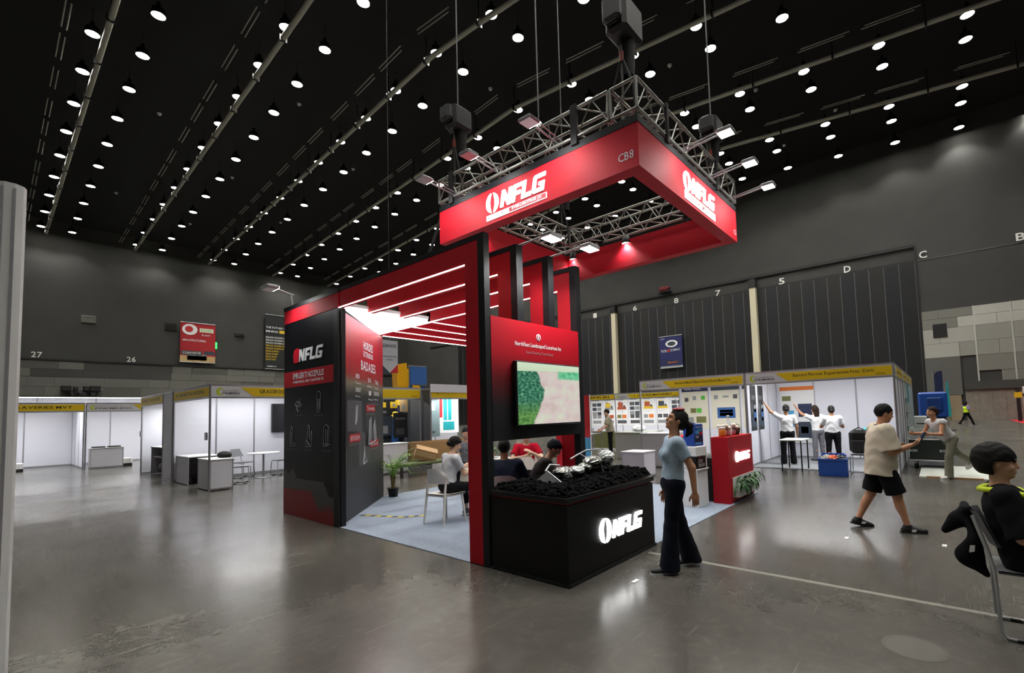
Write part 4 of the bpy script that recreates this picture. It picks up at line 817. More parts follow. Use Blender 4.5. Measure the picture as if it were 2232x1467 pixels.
# booths seen through the red stand
bG = thing('exhibition_booth', 'dark crowded machinery booth with yellow header seen through the stand', 'booth', (7.9, 13.6, 0))
header(bG, (6.6, 12.75), (9.05, 12.75), 'PAYPOINT', logo='none', z0=2.16, twid=.5, num='B05'); bwall(bG, (6.6, 15.6), (9.05, 15.6), n=2, m=PR['slate']); bwall(bG, (6.6, 15.6), (6.6, 12.75), n=3, m=PR['dgrey']); upr(bG, 9.05, 12.75); upr(bG, 6.6, 12.75)
poster(bG, (8.42, 13.3, .95), Ax, Az, NY, .52, .8, PR['black'], [('t', .08, .58, .36, .06, 'ENGINES', PR['grey']), (.1, .1, .3, .2, PR['dgrey'])], 'dark_sign')
for i, (x, y, z, w_, h_, c) in enumerate(((7.95, 13.25, 1.05, .42, .6, 'slate'), (7.9, 13.35, 1.92, .3, .16, 'yellow'), (8.35, 13.35, 1.9, .25, .2, 'yellow'), (8.72, 13.4, 1.78, .3, .4, 'tan'), (7.9, 13.3, 1.68, .5, .2, 'black'), (8.1, 14.1, .9, .9, 1.2, 'black'))): poster(bG, (x, y, z), Ax, Az, NY, w_, h_, PR[c], [(.08, .06, w_*.4, h_*.4, PR['grey'])], 'display_board')
booth_fill(bG, (6.9, 13.3), (8.8, 13.3), 2.4, 18)
bH = thing('exhibition_booth', 'pale booth with grey and teal display boards behind the seated woman', 'booth', (10.2, 13, 0))
header(bH, (9.1, 12.3), (12.4, 12.3), 'CONCEPTS', logo='none', z0=2.16, twid=.1, bg=LGT); bwall(bH, (9.1, 15), (12.4, 15), n=3); bwall(bH, (9.12, 15), (9.12, 12.3), n=2, m=PR['dgrey']); booth_fill(bH, (9.4, 13), (12.2, 13), 2.4, 70)
MB().box(9.1, 12.4, 12.26, 12.3, 2.36, 2.62).build('fascia_top', M_WHITE, bH)
poster(bH, (9.35, 13.4, .9), Ax, Az, NY, .95, 1.25, mat('print_greyteal', '6F8285', .5), [(.15, .9, .6, .25, PR['white']), (.2, .12, .2, .08, PR['dgrey']), (.55, .12, .2, .08, PR['dgrey'])], 'grey_board')
poster(bH, (10.4, 13.6, 1.0), Ax, Az, NY, .9, 1.2, PR['white'], [(.05, .55, .12, .65, PR['red']), (.22, .45, .16, .75, PR['teal']), (.42, .45, .16, .75, PR['teal']), (.2, .1, .5, .3, PR['teal']), (.65, .5, .12, .7, PR['cream'])], 'striped_board')
# hanging grey pennant and banners on the walls
t = thing('hanging_banner', 'pale grey pointed banner hanging behind the stand beams', 'banner', (8.0, 12.9, 3.0))
M_BAN = mat('pale_banner_cloth', 'B9BDC2', .8); b_ = MB().prism([(0, 0), (.56, 0), (.56, -.75), (.28, -1.0), (0, -.75)], (7.78, 12.9, 3.97), Ax, Az, NY, .01).build('cloth', M_BAN, t)
MB().prism([(0, -.75), (.28, -1.0), (0, -1.0)], (7.78, 12.9, 3.97), Ax, Az, NY, .012).build('corner', PR['slate'], t); MB().prism([(.56, -.72), (.56, -1.0), (.28, -1.0)], (7.78, 12.9, 3.97), Ax, Az, NY, .012).build('corner', PR['red'], t)
lettering('GUARANTEE', (7.82, 12.89, 3.75), Ax, Az, NY, .46, .10, DKT, b_, .01); lettering('Construction Chem', (7.83, 12.89, 3.45), Ax, Az, NY, .45, .06, DKT, b_); lettering('HOUSE', (7.95, 12.89, 3.35), Ax, Az, NY, .2, .055, DKT, b_); rod('wire', (8.06, 12.9, 3.97), (8.06, 12.9, 25.6), .006, M_WIRE, t, 5)
def wallbanner(name, lab, o, u, n, w_, h_, base, items):
    t = thing(name, lab, 'banner', tuple(o)); o = Vector(o)
    b_ = MB().prism([(0, 0), (w_, 0), (w_, h_), (0, h_)], o, u, Az, n, .03).build('cloth', base, t); MB().tube(o+Vector(n)*.02, o+Vector(u)*w_+Vector(n)*.02, .06, 6).build('bottom_bar', M_ALU, t); MB().tube(o+Vector(n)*.02+Vector((0, 0, h_)), o+Vector(u)*w_+Vector(n)*.02+Vector((0, 0, h_)), .06, 6).build('top_bar', M_ALU, t)
    q = o+Vector(n)*.03
    for it in items:
        if it[0] == 't': lettering(it[5], q+Vector(u)*it[1]+Vector((0, 0, it[2])), u, Az, n, it[3], it[4], it[6], b_, .015, .03)
        elif it[0] == 'e': MB().prism([(it[1]+it[3]*math.cos(a), it[2]+it[4]*math.sin(a)) for a in [i/24*6.283 for i in range(24)]], q, u, Az, n, it[6] if len(it) > 6 else .02).build('oval', it[5], b_)
        else: patch(q+Vector(u)*it[0]+Vector((0, 0, it[1])), u, Az, n, it[2], it[3], it[4], b_, .01)
    return t
wallbanner('wall_banner', 'red banner with white oval emblem on the left wall', (17.2, 77.7, 9.9), Ax, NY, 4.0, 5.4, mat('banner_red', 'A51420', .7), [('e', 1.05, 4.45, .85, .75, PR['white']), ('e', .95, 4.5, .45, .42, PR['red'], .04), (2.15, 4.2, 1.6, .55, PR['cream']), ('t', 2.3, 4.35, 1.3, .25, 'BATCHING', PR['green']), ('t', 2.4, 3.7, 1.0, .22, 'PLANT', PR['white']), ('t', .25, 2.85, 2.6, .28, 'INFRASTRUCTURING', PR['white']), (0, 0, 4, .9, PR['tan']), (.1, 1.0, 2.4, .55, PR['dgrey']), (2.7, 1.1, 1.2, .5, PR['slate']), ('t', .3, 1.1, 2.0, .3, 'CONCRETE', PR['white']), (0.8, .3, 2.2, .8, PR['grey'])])
wallbanner('wall_banner', 'black banner with white and yellow lists on the left wall', (27.55, 77.7, 9.5), Ax, NY, 6.0, 8.3, mat('banner_black', '14171A', .7), [('e', 3.3, 7.4, .5, .55, PR['red']), (4.2, 6.9, 1.2, 1.2, PR['yellow']), (2.0, 5.55, 3.4, .45, PR['yellow']), ('t', .1, 6.2, 3, .3, 'THE FUTURE OF', PR['white']), ('t', .1, 5.6, 1.7, .3, 'MINING', PR['white'])]+[('t', .1, 4.7-.42*i, 3.4-.22*i if i < 5 else 2.6-.15*i, .26, 'DRILLING CRUSHING SCREENING'[:24-i], PR['white'] if i < 3 else PR['yellow']) for i in range(9)]+[('e', 4.6, 2.2, .5, .9, PR['white']), ('e', 4.2, 1.9, .3, .5, PR['yellow'], .04), ('t', .3, .3, 1.3, .2, 'SUMIMOTO', PR['white'])])
wallbanner('wall_banner', 'dark blue banner with oval emblem on the black partition', (51.6, 25.1, 6.45), (0, -1, 0), NX, 2.8, 3.7, mat('banner_blue', '1A2058', .7), [('e', 1.5, 2.8, .75, .42, PR['white']), ('e', 1.5, 2.8, .5, .25, PR['slate'], .04), ('t', .15, 3.35, .5, .14, 'pacific', PR['white']), ('t', .15, 1.85, .75, .3, 'TATSU', PR['white']), (.95, 1.85, .3, .32, PR['red']), ('t', 1.35, 1.85, 1.2, .32, 'EJ COMPACT', PR['white']), (0, 0, 2.8, .22, PR['grey']), (.1, .4, 2.6, .45, PR['navy']), ('t', .9, .5, 1.3, .2, 'TRUCKS', PR['orange'])])
o = thing('red_machine_sign', 'small red equipment unit on the ledge of right wall', 'equipment', (51.6, 24.1, 15.3)); crumple((51.4, 24.1, 15.8), (.35, .7, .32), 60, amp=.3).build('body', mat('dark_red_paint', '6A1420', .5), o); MB().box(51.2, 51.7, 23.4, 24.9, 15.385, 15.5).build('base', M_BLACK, o)
# ------------------------------------------------------------------ reception desk and things around it
rd = thing('reception_desk', 'red reception desk with lit white logo and planter recess', 'desk', (8.6, 2.95, 0))
MB().box(7.97, 8.06, 2.74, 3.02, 0, 1.09).build('end_panel', RED, rd); dk = MB().box(8.06, 9.28, 2.74, 2.84, 0.02, 1.09).build('front_panel', RED, rd)
MB().box(7.97, 9.28, 2.74, 3.02, 1.09, 1.105).build('top', RED, rd); MB().box(9.19, 9.28, 2.84, 3.02, 0, 1.09).build('end_panel', RED, rd)
MB().box(8.06, 9.19, 2.84, 3.4, .02, .72).build('inner_desk', BLKD, rd); MB().box(8.04, 9.22, 2.84, 3.42, .72, .745).build('worktop', BLK, rd)
logo((8.30, 2.74, .66), Ax, Az, NY, .78, .17, GLOW, rd, gap=.1, depth=.02, emb=1.1)
MB().box(8.12, 9.24, 2.73, 2.742, .10, .42).build('planter_frame', M_WHITEP, rd); MB().box(8.15, 9.21, 2.65, 2.732, .10, .22).build('planter_box', M_WHITEP, rd)
M_LEAF = mat('fern_green', '2E5A2A', .5, noise=.35, nscale=8); M_LEAF2 = mat('palm_green', '6F9A3A', .5, noise=.35, nscale=6)
def leaf_mesh(L_, w_, droop, n=6):
    mb = MB(); v = []
    for i in range(n+1):
        s = i/n; wd = w_*math.sin(math.pi*min(1, s*.9+.06)); v += [(L_*s*math.cos(droop*s), -wd, L_*s*math.sin(.9-droop*s*1.6)*.8), (L_*s*math.cos(droop*s), 0, L_*s*math.sin(.9-droop*s*1.6)*.8-.12*wd), (L_*s*math.cos(droop*s), wd, L_*s*math.sin(.9-droop*s*1.6)*.8)]
    f = [(i*3+j, i*3+j+1, i*3+j+4, i*3+j+3) for i in range(n) for j in (0, 1)]
    return mb.add(v, f, 0, True)
fern = thing('planter_fern', 'dark green fern filling the white planter of the red desk', 'plant', (8.68, 2.69, .2))
lms = [leaf_mesh(.20+.05*k, .022, .5+.2*k).mesh('leaf', M_LEAF) for k in range(3)]; rl = random.Random(4)
for i in range(110):
    o = bpy.data.objects.new('leaf', lms[i % 3]); COL.objects.link(o); o.parent = fern; o.location = ((rl.random()-.5)*1.0, (rl.random()-.5)*.06, .02+rl.random()*.12); o.rotation_euler = (0, rl.uniform(-.5, .2), rl.uniform(-math.pi, 0)); o.scale = (rl.uniform(.7, 1.2),)*3
# things on the desk
t = thing('snack_jar', 'orange jar with white lid on the red desk', 'jar', (8.14, 2.88, 1.105)); MB().lathe([(0, 0), (.055, 0), (.06, .02), (.06, .12), (.05, .13), (0, .13)], (8.14, 2.88, 1.106), 14).build('jar', mat('orange_glass', 'C8742A', .3), t); MB().lathe([(0, .16), (.055, .16), (.055, .13), (.0, .13)], (8.14, 2.88, 1.107), 14).build('lid', M_WHITEP, t)
t = thing('spray_bottle', 'tall white bottle between jar and flowers on the red desk', 'bottle', (8.46, 2.88, 1.105)); MB().lathe([(0, 0), (.05, 0), (.055, .02), (.055, .2), (.03, .26), (.018, .28), (.018, .32), (0, .32)], (8.46, 2.88, 1.106), 14).build('body', M_WHITEP, t); MB().lathe([(0, .36), (.02, .36), (.024, .32), (0, .32)], (8.46, 2.88, 1.107), 10).build('cap', M_WHITEP, t)
for k, (x, c, nm) in enumerate(((8.32, 'EFE6DA', 'pale cream flowers in small pink pot beside the bottle'), (8.72, 'F2EEE0', 'white flower bunch at the right of the red desk'))):
    t = thing('flower_pot', nm, 'flowers', (x, 2.9, 1.105)); MB().lathe([(0, 0), (.05, 0), (.065, .10), (.06, .10)], (x, 2.9, 1.106), 12).build('pot', mat('pink_pot', 'D89AA0', .5), t)
    for i in range(16): a = i*2.4; q = .02+.008*i; o = crumple((x+q*math.cos(a), 2.9+q*math.sin(a)*.7, 1.25+.05*((i*7) % 5)/5), (.035, .035, .03), 70+i, 8, 6).build('flower', mat('petal_%d' % k, c, .6), t)
t = thing('dark_plant', 'dark brown leafy ornament at desk edge under white flowers', 'plant', (8.88, 2.88, 1.105)); crumple((8.88, 2.88, 1.2), (.07, .06, .095), 90, amp=.4).build('leaves', mat('dark_leaf', '3A3020', .7), t)
o = thing('desk_monitor', 'dark tilted monitor behind the end of red desk', 'monitor', (8.15, 3.3, .75)); MB().prism([(0, 0), (.4, 0), (.4, .32), (0, .32)], (8.05, 3.22, .80), (.75, .66, 0), (-.2, .1, .95), (.6, -.7, 0), .03).build('screen', BLK, o); MB().box(8.1, 8.3, 3.25, 3.40, .746, .80).build('foot', BLK, o)
rb = thing('rear_cabinet', 'red low cabinet behind the white water dispenser', 'cabinet', (9.1, 4.05, 0)); MB().box(8.75, 9.6, 3.9, 4.2, 0, 1.04).build('body', RED, rb); MB().box(8.73, 9.62, 3.88, 4.22, 1.04, 1.06).build('top', RED, rb)
# water dispenser with blue box
wd_ = thing('dispenser_cabinet', 'white upright dispenser cabinet with black panel beside the woman', 'dispenser', (7.62, 3.2, 0))
Rw = Matrix.Rotation(R(-37), 3, 'Z')
def wb(name, m, x0, x1, y0, y1, z0, z1, b=.012): return MB().bevbox(x0, x1, y0, y1, z0, z1, b).build(name, m, wd_, True)
wd_.rotation_euler = (0, 0, R(-8)); ORG[wd_.name] = None
wb('body', M_WHITEP, -.17, .17, -.16, .16, 0, .62); wb('head', M_WHITEP, -.17, .17, -.16, .16, .82, .985); wb('back', M_WHITEP, -.17, .17, .0, .16, .62, .82); wb('side', M_WHITEP, .14, .17, -.16, .0, .62, .82); wb('tap_panel', BLKD, -.165, .14, -.155, .0, .625, .815)
e_ = lettering('ZTC', (-.12, -.158, .72), Ax, Az, NY, .14, .05, WPR, wd_, .02); e_ = lettering('ZGCLKO', (-.12, -.158, .655), Ax, Az, NY, .2, .05, WPR, wd_, .02)
wb('drip_shelf', M_WHITEP, -.17, .17, -.19, -.16, .60, .63); MB().tube((-.06, -.15, .82), (-.06, -.15, .79), .012, 8).build('tap', mat('red_tap', 'C02030', .4), wd_, True)
bx = thing('blue_box', 'blue printed box standing on the white dispenser cabinet', 'box', (7.62, 3.18, .986), R(-8)); MB().bevbox(-.145, .145, -.10, .10, 0, .36, .008).build('body', mat('blue_print_box', '2A4FA8', .35), bx, True)
for x, z, w_, h_, c in ((-.12, .06, .24, .12, 'navy'), (-.1, .2, .12, .05, 'sky'), (.02, .17, .1, .06, 'red'), (-.12, .03, .2, .03, 'sky'), (-.02, .24, .12, .03, 'teal')): patch((x, -.10, z), Ax, Az, NY, w_, h_, PR[c], bx)
lettering('Hanpure', (-.09, -.10, .29), Ax, Az, NY, .18, .035, WPR, bx); lettering('TANK', (-.11, -.103, .13), Ax, Az, NY, .1, .04, WPR, bx, .02); MB().box(-.05, .05, -.02, .02, .361, .375).build('handle', MATS['blue_print_box'], bx, True)
# palm in black pot
pl = thing('potted_palm', 'small green palm in a black pot at the wall end', 'plant', (5.43, 8.6, .008))
MB().lathe([(0, .005), (.085, .005), (.105, .16), (.115, .16), (.115, .18), (.10, .18), (.095, .165), (0, .16)], n=18).build('pot', M_BLACK, pl, True)
for i in range(7): a = i*.9; MB().path([(.02*math.cos(a), .02*math.sin(a), .16), (.035*math.cos(a), .035*math.sin(a), .30), (.05*math.cos(a), .05*math.sin(a), .42)], [.013, .011, .007], 6).build('stem', mat('palm_stem', '7A6A3A', .7), pl, True)
frond_v = []
for k in range(4):
    mb = MB(); L_ = .48+.06*k; dr = .55+.22*k; pts = []
    for i in range(11): s = i/10; pts.append(Vector((L_*s*(.45+.35*dr*s), 0, L_*s*(1.15-dr*s*.75))))
    mb.path(pts, [.004]*11, 4)
    for i in range(2, 11):
        for sd in (-1, 1):
            p = pts[i]; ll = .13*(1-.05*abs(i-5)); d = Vector((.55, sd*.75, .18)).normalized(); q = p+d*ll; w_ = Vector((0, 0, 1)).cross(d).normalized()*.010
            mb.add([p-w_*.4, p+d*ll*.5-w_, q, p+d*ll*.5+w_, p+w_*.4], [(0, 1, 2, 3, 4)])
    frond_v.append(mb.mesh('frond', M_LEAF2))
rf = random.Random(12)
for i in range(24): o = bpy.data.objects.new('frond', frond_v[i % 4]); COL.objects.link(o); o.parent = pl; o.location = (0, 0, .32+.1*rf.random()); o.rotation_euler = (0, rf.uniform(-.3, .15), i*2.4); o.scale = (rf.uniform(1.0, 1.35),)*3
# hazard tape on the carpet
tp = thing('hazard_tape', 'yellow and black hazard tape strip on the carpet', 'tape', (4.4, 7.0, .01))
ta = [Vector((4.10, 7.48, .0105)), Vector((4.25, 7.1, .0105)), Vector((4.40, 6.70, .0105)), Vector((4.66, 6.52, .0105))]
pts = []
for i in range(25):
    s = i/24*3; k = min(2, int(s)); pts.append(ta[k].lerp(ta[k+1], s-k))
M_YT = mat('tape_yellow', 'E0C400', .6); M_BT = mat('tape_black', '18181A', .5)
for i in range(24):
    d = (pts[i+1]-pts[i]).normalized(); s = Vector((-d.y, d.x, 0))*.034; off = d*.02
    MB().add([pts[i]-s, pts[i+1]-s, pts[i+1]+s+off, pts[i]+s+off], [(0, 1, 2, 3)]).build('stripe', M_YT if (i//2) % 2 else M_BT, tp)
o = MB().box(5.1, 5.32, 8.78, 8.84, .0085, .012).build('tape_scrap', M_YT); tag(o, 'short yellow tape scrap at the carpet corner near palm', 'tape')
# white cafe chairs
M_CH = mat('white_plastic', 'E6E3DD', .4)
def cafe_chair():
    t = thing('cafe_chair', 'white plastic cafe chair', 'chair', (0, 0, 0)); ORG[t.name] = None
    def seat(a, b):
        x = -.20+.42*b; y = (a-.5)*(.44-.06*(1-b)); return (x, y, .445-.018*math.sin(a*math.pi)*math.sin(b*math.pi)-.02*max(0, b-.85)*6*.15)
    mb = MB().grid(seat, 10, 10); mb.grid(lambda a, b: (lambda p: (p[0], p[1], p[2]-.022))(seat(1-a, b)), 10, 10); mb.box(-.19, .2, -.19, .19, .405, .428); mb.build('seat', M_CH, t, True)
    def back(a, b, off=0):
        y = (a-.5)*.44; z = .60+.22*b; q = 1-.35*max(0, b-.6)*abs(a-.5)*2; return (-.235-.05*b+.10*(abs(a-.5)*2)**2+off, y*q*(1-.1*b*b), z-.06*(abs(a-.5)*2)**3*b)
    MB().grid(lambda a, b: back(a, b), 14, 8).grid(lambda a, b: back(1-a, b, .018), 14, 8).build('backrest', M_CH, t, True)
    for s in (-1, 1):
        MB().path([(.17, s*.17, .42), (.21, s*.21, .0)], [.019, .013], 8).build('leg', M_CH, t, True)
        MB().path([(-.16, s*.19, .66), (-.19, s*.19, .44), (-.24, s*.21, 0)], [.015, .02, .013], 8).build('leg', M_CH, t, True)
    return t
ch0 = cafe_chair()
def place(root, first, loc, rz, label, group):
    c = root if first else copy_tree(root); c.location = loc; c.rotation_euler = (0, 0, rz); c['label'] = label; c['group'] = group; return c
G_CH = 'white cafe chairs in the red stand'
place(ch0, True, (4.55, 5.81, .009), R(5), 'white plastic chair under the woman in the grey tee', G_CH)
place(ch0, False, (4.44, 4.44, .009), R(40), 'white plastic chair under the man in navy', G_CH)
place(ch0, False, (6.05, 5.62, .009), R(205), 'white plastic chair standing empty in front of the person in red', G_CH)
M_TT = mat('white_table_top', 'E2E4E8', .35); M_TL = mat('dark_table_leg', '1A1C20', .4, .5)
def rtable(loc, r_, lab, h=.74, leg=M_TL):
    t = thing('round_table', lab, 'table', loc); x, y, z = loc
    MB().lathe([(0, h-.025), (r_-.01, h-.025), (r_, h-.015), (r_, h-.004), (r_-.008, h), (0, h)], loc, 28).build('top', M_TT, t); MB().tube((x, y, z+.02), (x, y, z+h-.025), .028, 10).build('column', leg, t)
    MB().lathe([(0, 0), (.22, 0), (.22, .012), (.03, .03), (0, .03)], loc, 24).build('base', leg, t); return t
rtable((5.32, 5.78, .009), .32, 'round white table in front of the woman in grey tee'); rtable((6.5, 6.85, .009), .38, 'round white table with plants at the back of the stand'); rtable((5.28, 4.0, .009), .27, 'round white table under the man writing in dark shirt')
o = MB().box(5.16, 5.38, 3.98, 4.16, .7495, .753).build('paper_sheet', M_WHITEP); tag(o, 'white paper sheet under the writing hand', 'paper')
for i, (x, y, s) in enumerate(((6.45, 6.8, 1.0), (6.62, 6.95, .8), (5.42, 5.75, .55))):
    t = thing('table_plant', ('leafy green plant on the rear white table', 'smaller green plant beside the leafy one on rear table', 'small orange and green pot plant on the woman\'s table')[i], 'plant', (x, y, .749)); MB().lathe([(0, 0), (.05*s, 0), (.065*s, .1*s), (.06*s, .1*s)], (x, y, .75), 12).build('pot', mat('clay_pot', 'C88A5A', .6), t)
    for k in range(26): o = bpy.data.objects.new('leaf', lms[k % 3]); COL.objects.link(o); o.parent = t; o.location = (0, 0, .1*s+.06*s*rl.random()); o.rotation_euler = (0, rl.uniform(-.9, .1), k*2.4); o.scale = (s*rl.uniform(.6, 1.1),)*3
# grey stacking chairs and table in the left booth
M_GS = mat('grey_chair_shell', '6A6C70', .5); M_CHR = mat('chair_steel', 'B8BABC', .35, .45)
def stack_chair(name='stacking_chair'):
    t = thing(name, 'grey stacking chair', 'chair'); ORG[t.name] = None
    MB().grid(lambda a, b: (-.2+.4*b, (a-.5)*.40, .45-.012*math.sin(a*math.pi)), 8, 6).box(-.19, .19, -.18, .18, .425, .437).build('seat', M_GS, t, True)
    MB().grid(lambda a, b: (-.22-.09*b+.04*(abs(a-.5)*2)**2, (a-.5)*(.40-.08*b), .60+.22*b), 10, 5).grid(lambda a, b: (-.205-.09*b+.04*(abs(a-.5)*2)**2, (.5-a)*(.40-.08*b), .60+.22*b), 10, 5).build('backrest', M_GS, t, True)
    for s in (-1, 1): MB().path([(-.30, s*.17, .80), (-.24, s*.185, .58), (-.21, s*.19, .45), (-.20, s*.20, .04), (-.17, s*.20, .012), (.18, s*.20, .012), (.21, s*.20, .04), (.19, s*.19, .42)], .011, 8).build('sled_frame', M_CHR, t, True)
    for x in (-.1, .12):
        for s in (-1, 1): MB().bevbox(x-.03, x+.03, s*.20-.014, s*.20+.014, 0, .022, .004).build('glide', M_BLACK, t, True)
    return t
sc0 = stack_chair(); G_SC = 'grey stacking chairs in the left booth'
place(sc0, True, (4.50, 14.25, 0), R(-25), 'grey stacking chair standing nearest the cube counter', G_SC); place(sc0, False, (4.98, 15.62, 0), R(-60), 'grey stacking chair behind the round booth table', G_SC); place(sc0, False, (5.86, 15.2, 0), R(185), 'grey stacking chair right of the round booth table', G_SC)
rtable((5.32, 15.05, 0), .42, 'round white table between the grey booth chairs', .71, M_CHR)
o = crumple((5.85, 14.1, .33), (.18, .22, .33), 33, amp=.1).build('black_bag', MATS['black_fabric']); tag(o, 'tall black bag on the floor beside the graphic wall', 'bag')
# boxes and bench seen through the stand
M_CARD = mat('cardboard', 'A8855A', .8, noise=.12, nscale=12)
t = thing('cardboard_crate', 'long open cardboard crate behind the potted palm', 'box', (9.0, 11.6, 0)); 
MB().box(8.2, 10.3, 11.55, 11.59, .62, .86).build('front_flap', M_CARD, t); MB().box(9.75, 10.3, 11.5, 11.58, .12, .62).build('side_flap', M_CARD, t); MB().box(8.2, 8.24, 11.59, 12.2, .2, .86).build('end', M_CARD, t); MB().box(8.2, 10.3, 12.16, 12.2, .2, .86).build('back', M_CARD, t)
t = thing('carton', 'brown carton lying tilted on the leaf bench', 'box', (8.2, 11.2, .5)); MB().bevbox(-.3, .3, -.2, .2, -.14, .14, .004).build('body', M_CARD, t, True); MB().box(-.28, .28, -.205, -.198, -.05, .1).build('label', mat('tan_tape', 'C8AC80', .6), t, True); t.rotation_euler = (.25, .3, R(-30)); t.location = (8.15, 11.25, .56)
t = thing('low_bench', 'low dark bench with green mat behind the palm', 'bench', (8.2, 11.2, 0)); MB().bevbox(7.0, 9.4, 10.95, 11.45, .28, .36, .02).build('top', mat('dark_olive_mat', '5A6440', .9, noise=.3, nscale=12), t)
for x in (7.2, 9.2):
    for y in (11.0, 11.4): MB().box(x-.03, x+.03, y-.03, y+.03, 0, .28).build('leg', M_BLACK, t)
counter('display_cube', 'white display cube behind the palm and carton', 7.25, 8.15, 12.1, 12.6, .86)
t = thing('yellow_excavator', 'yellow excavator arm rising above the far booths', 'excavator', (10.5, 17.0, 0))
M_EXC = mat('excavator_yellow', 'E2A80A', .4)
MB().prism([(0, 0), (.5, 1.6), (.35, 3.2), (-.15, 3.1), (-.05, 1.7), (-.5, .1)], (11.0, 16.9, .65), Ax, Az, Ay, .35).build('boom', M_EXC, t); MB().prism([(0, 0), (.35, -.1), (1.3, -1.3), (1.05, -1.55)], (11.1, 16.95, 3.7), Ax, Az, Ay, .25).build('stick', M_EXC, t)
MB().bevbox(9.6, 11.4, 16.4, 17.8, .5, 1.5, .1).build('body', M_EXC, t); MB().bevbox(9.4, 11.8, 16.3, 16.6, 0, .5, .1).build('track', M_BLACK, t); MB().bevbox(9.4, 11.8, 17.5, 17.8, 0, .5, .1).build('track', M_BLACK, t); MB().tube((11.1, 16.85, 2.1), (11.6, 16.85, 3.3), .05, 8).build('cylinder', M_CHR, t); MB().bevbox(12.0, 12.5, 16.5, 17.2, 2.0, 2.5, .12).build('bucket', M_EXC, t)
t = thing('blue_board', 'blue framed board on posts above the far booths', 'sign', (10.4, 15.6, 0)); MB().box(10.6, 11.35, 15.55, 15.6, 2.85, 3.56).build('board', PR['blue'], t); MB().box(10.57, 11.38, 15.6, 15.63, 2.82, 3.59).build('frame', PR['tan'], t)
for x in (10.7, 11.25): MB().box(x-.05, x+.05, 15.63, 15.73, 0, 3.3).build('post', PR['blue'], t)
for i, (x, y, c, z) in enumerate(((9.0, 13.9, 'navy', 2.0), (9.1, 14.2, 'yellow', 1.2), (8.8, 13.8, 'blue', 1.6))):
    t = thing('machine_part', '%s machine column between the two far booths' % c, 'machine', (x, y, 0)); MB().bevbox(x-.09, x+.09, y-.1, y+.1, 0, z, .03).build('column', PR[c], t); MB().lathe([(0, .2), (.1, .17), (.13, .0)], (x, y, z), 12).build('cap', PR['yellow'] if c != 'yellow' else PR['navy'], t)
# red roll-up banner by the far post
t = thing('roll_up_banner', 'red roll-up banner with blue foot behind the screen wall', 'banner', (12.9, 9.1, 0)); MB().box(12.95, 12.97, 8.9, 9.5, .75, 2.15).build('red_print', PR['red'], t); MB().box(12.95, 12.97, 8.9, 9.5, .05, .75).build('blue_print', PR['sky'], t); MB().box(12.9, 13.02, 8.86, 9.54, 0, .05).build('foot', M_ALU, t); MB().box(12.93, 12.949, 8.88, 8.9, .05, 2.17).build('edge', M_WHITEP, t)
# things in the poster booths
t = thing('plain_table', 'folding table with white paper roll in the poster booth', 'table', (15, 7.9, 0)); MB().bevbox(13.6, 15.2, 7.4, 8.4, .86, .90, .01).build('top', mat('table_grey', 'B0B4B0', .4), t)
for x in (13.7, 15.1):
    for y in (7.5, 8.3): MB().tube((x, y, 0), (x, y, .86), .02, 8).build('leg', M_CHR, t)
MB().box(13.65, 15.15, 7.42, 7.44, .05, .85).build('skirt', mat('table_skirt', '9A9C98', .8), t); MB().box(13.62, 13.64, 7.42, 8.38, .05, .85).build('skirt', MATS['table_skirt'], t)
o = crumple((14.2, 7.8, 1.0), (.3, .2, .1), 101, amp=.3).build('white_cloth_heap', M_WHITEP); tag(o, 'crumpled white plastic heap on the folding table', 'wrap')
counter('white_cube', 'white cube counter behind the walking woman', 12.1, 12.9, 5.7, 6.6, .95)
counter('white_cube', 'small pale counter with papers left of the walking woman', 10.0, 10.6, 5.4, 6.0, .62)
t = thing('low_screen', 'green low screen wall between far tables', 'screen', (18, 11, 0)); MB().box(17.0, 17.06, 8.5, 12.5, .05, .75).build('panel', PR['olive'], t)
for y in (8.6, 12.4): MB().box(16.9, 17.16, y-.03, y+.03, 0, .05).build('foot', M_ALU, t)
t = thing('work_trolley', 'grey metal trolley in front of the man in khaki', 'trolley', (14.6, 9.9, 0)); MB().bevbox(14.3, 14.9, 9.7, 10.2, .75, .8, .01).build('tray', M_ALU, t)
for x in (14.33, 14.87):
    for y in (9.73, 10.17): MB().tube((x, y, .04), (x, y, 1.0), .018, 8).build('post', M_ALU, t)
# right booth furniture
t = thing('small_table', 'small white table on dark legs before the poster women', 'table', (13.1, 2.86, 0)); MB().bevbox(12.68, 13.5, 2.58, 3.12, .74, .77, .008).build('top', mat('pale_green_top', 'CBD4CC', .4), t)
for x in (12.73, 13.45):
    for y in (2.63, 3.07): MB().tube((x, y, 0), (x, y, .74), .016, 8).build('leg', M_TL, t)
M_CRB = mat('blue_plastic', '1F4FA8', .4)
def crate(x, y, lab, w_=.5, d=.36, h=.36, rz=0):
    t = thing('plastic_crate', lab, 'crate', (x, y, 0), rz); ORG[t.name] = None
    for i, (a, b) in enumerate((((-w_/2, w_/2), (-d/2, -d/2+.015)), ((-w_/2, w_/2), (d/2-.015, d/2)), ((-w_/2, -w_/2+.015), (-d/2, d/2)), ((w_/2-.015, w_/2), (-d/2, d/2)))): MB().box(*a, *b, .0, h).build('side', M_CRB, t, True)
    MB().box(-w_/2, w_/2, -d/2, d/2, 0, .015).build('bottom', M_CRB, t, True)
    for y_, s in ((-d/2-.012, 0), (d/2, 0)): MB().box(-w_/2-.01, w_/2+.01, y_, y_+.012, h-.04, h+.005).build('rim', M_CRB, t, True)
    return t
crate(12.45, 1.93, 'blue plastic crate full of cables in front of the corner booth', .56, .42, .38, R(-85)); crate(13.3, 2.05, 'second blue crate behind the cable crate', .5, .36, .4, R(-80))
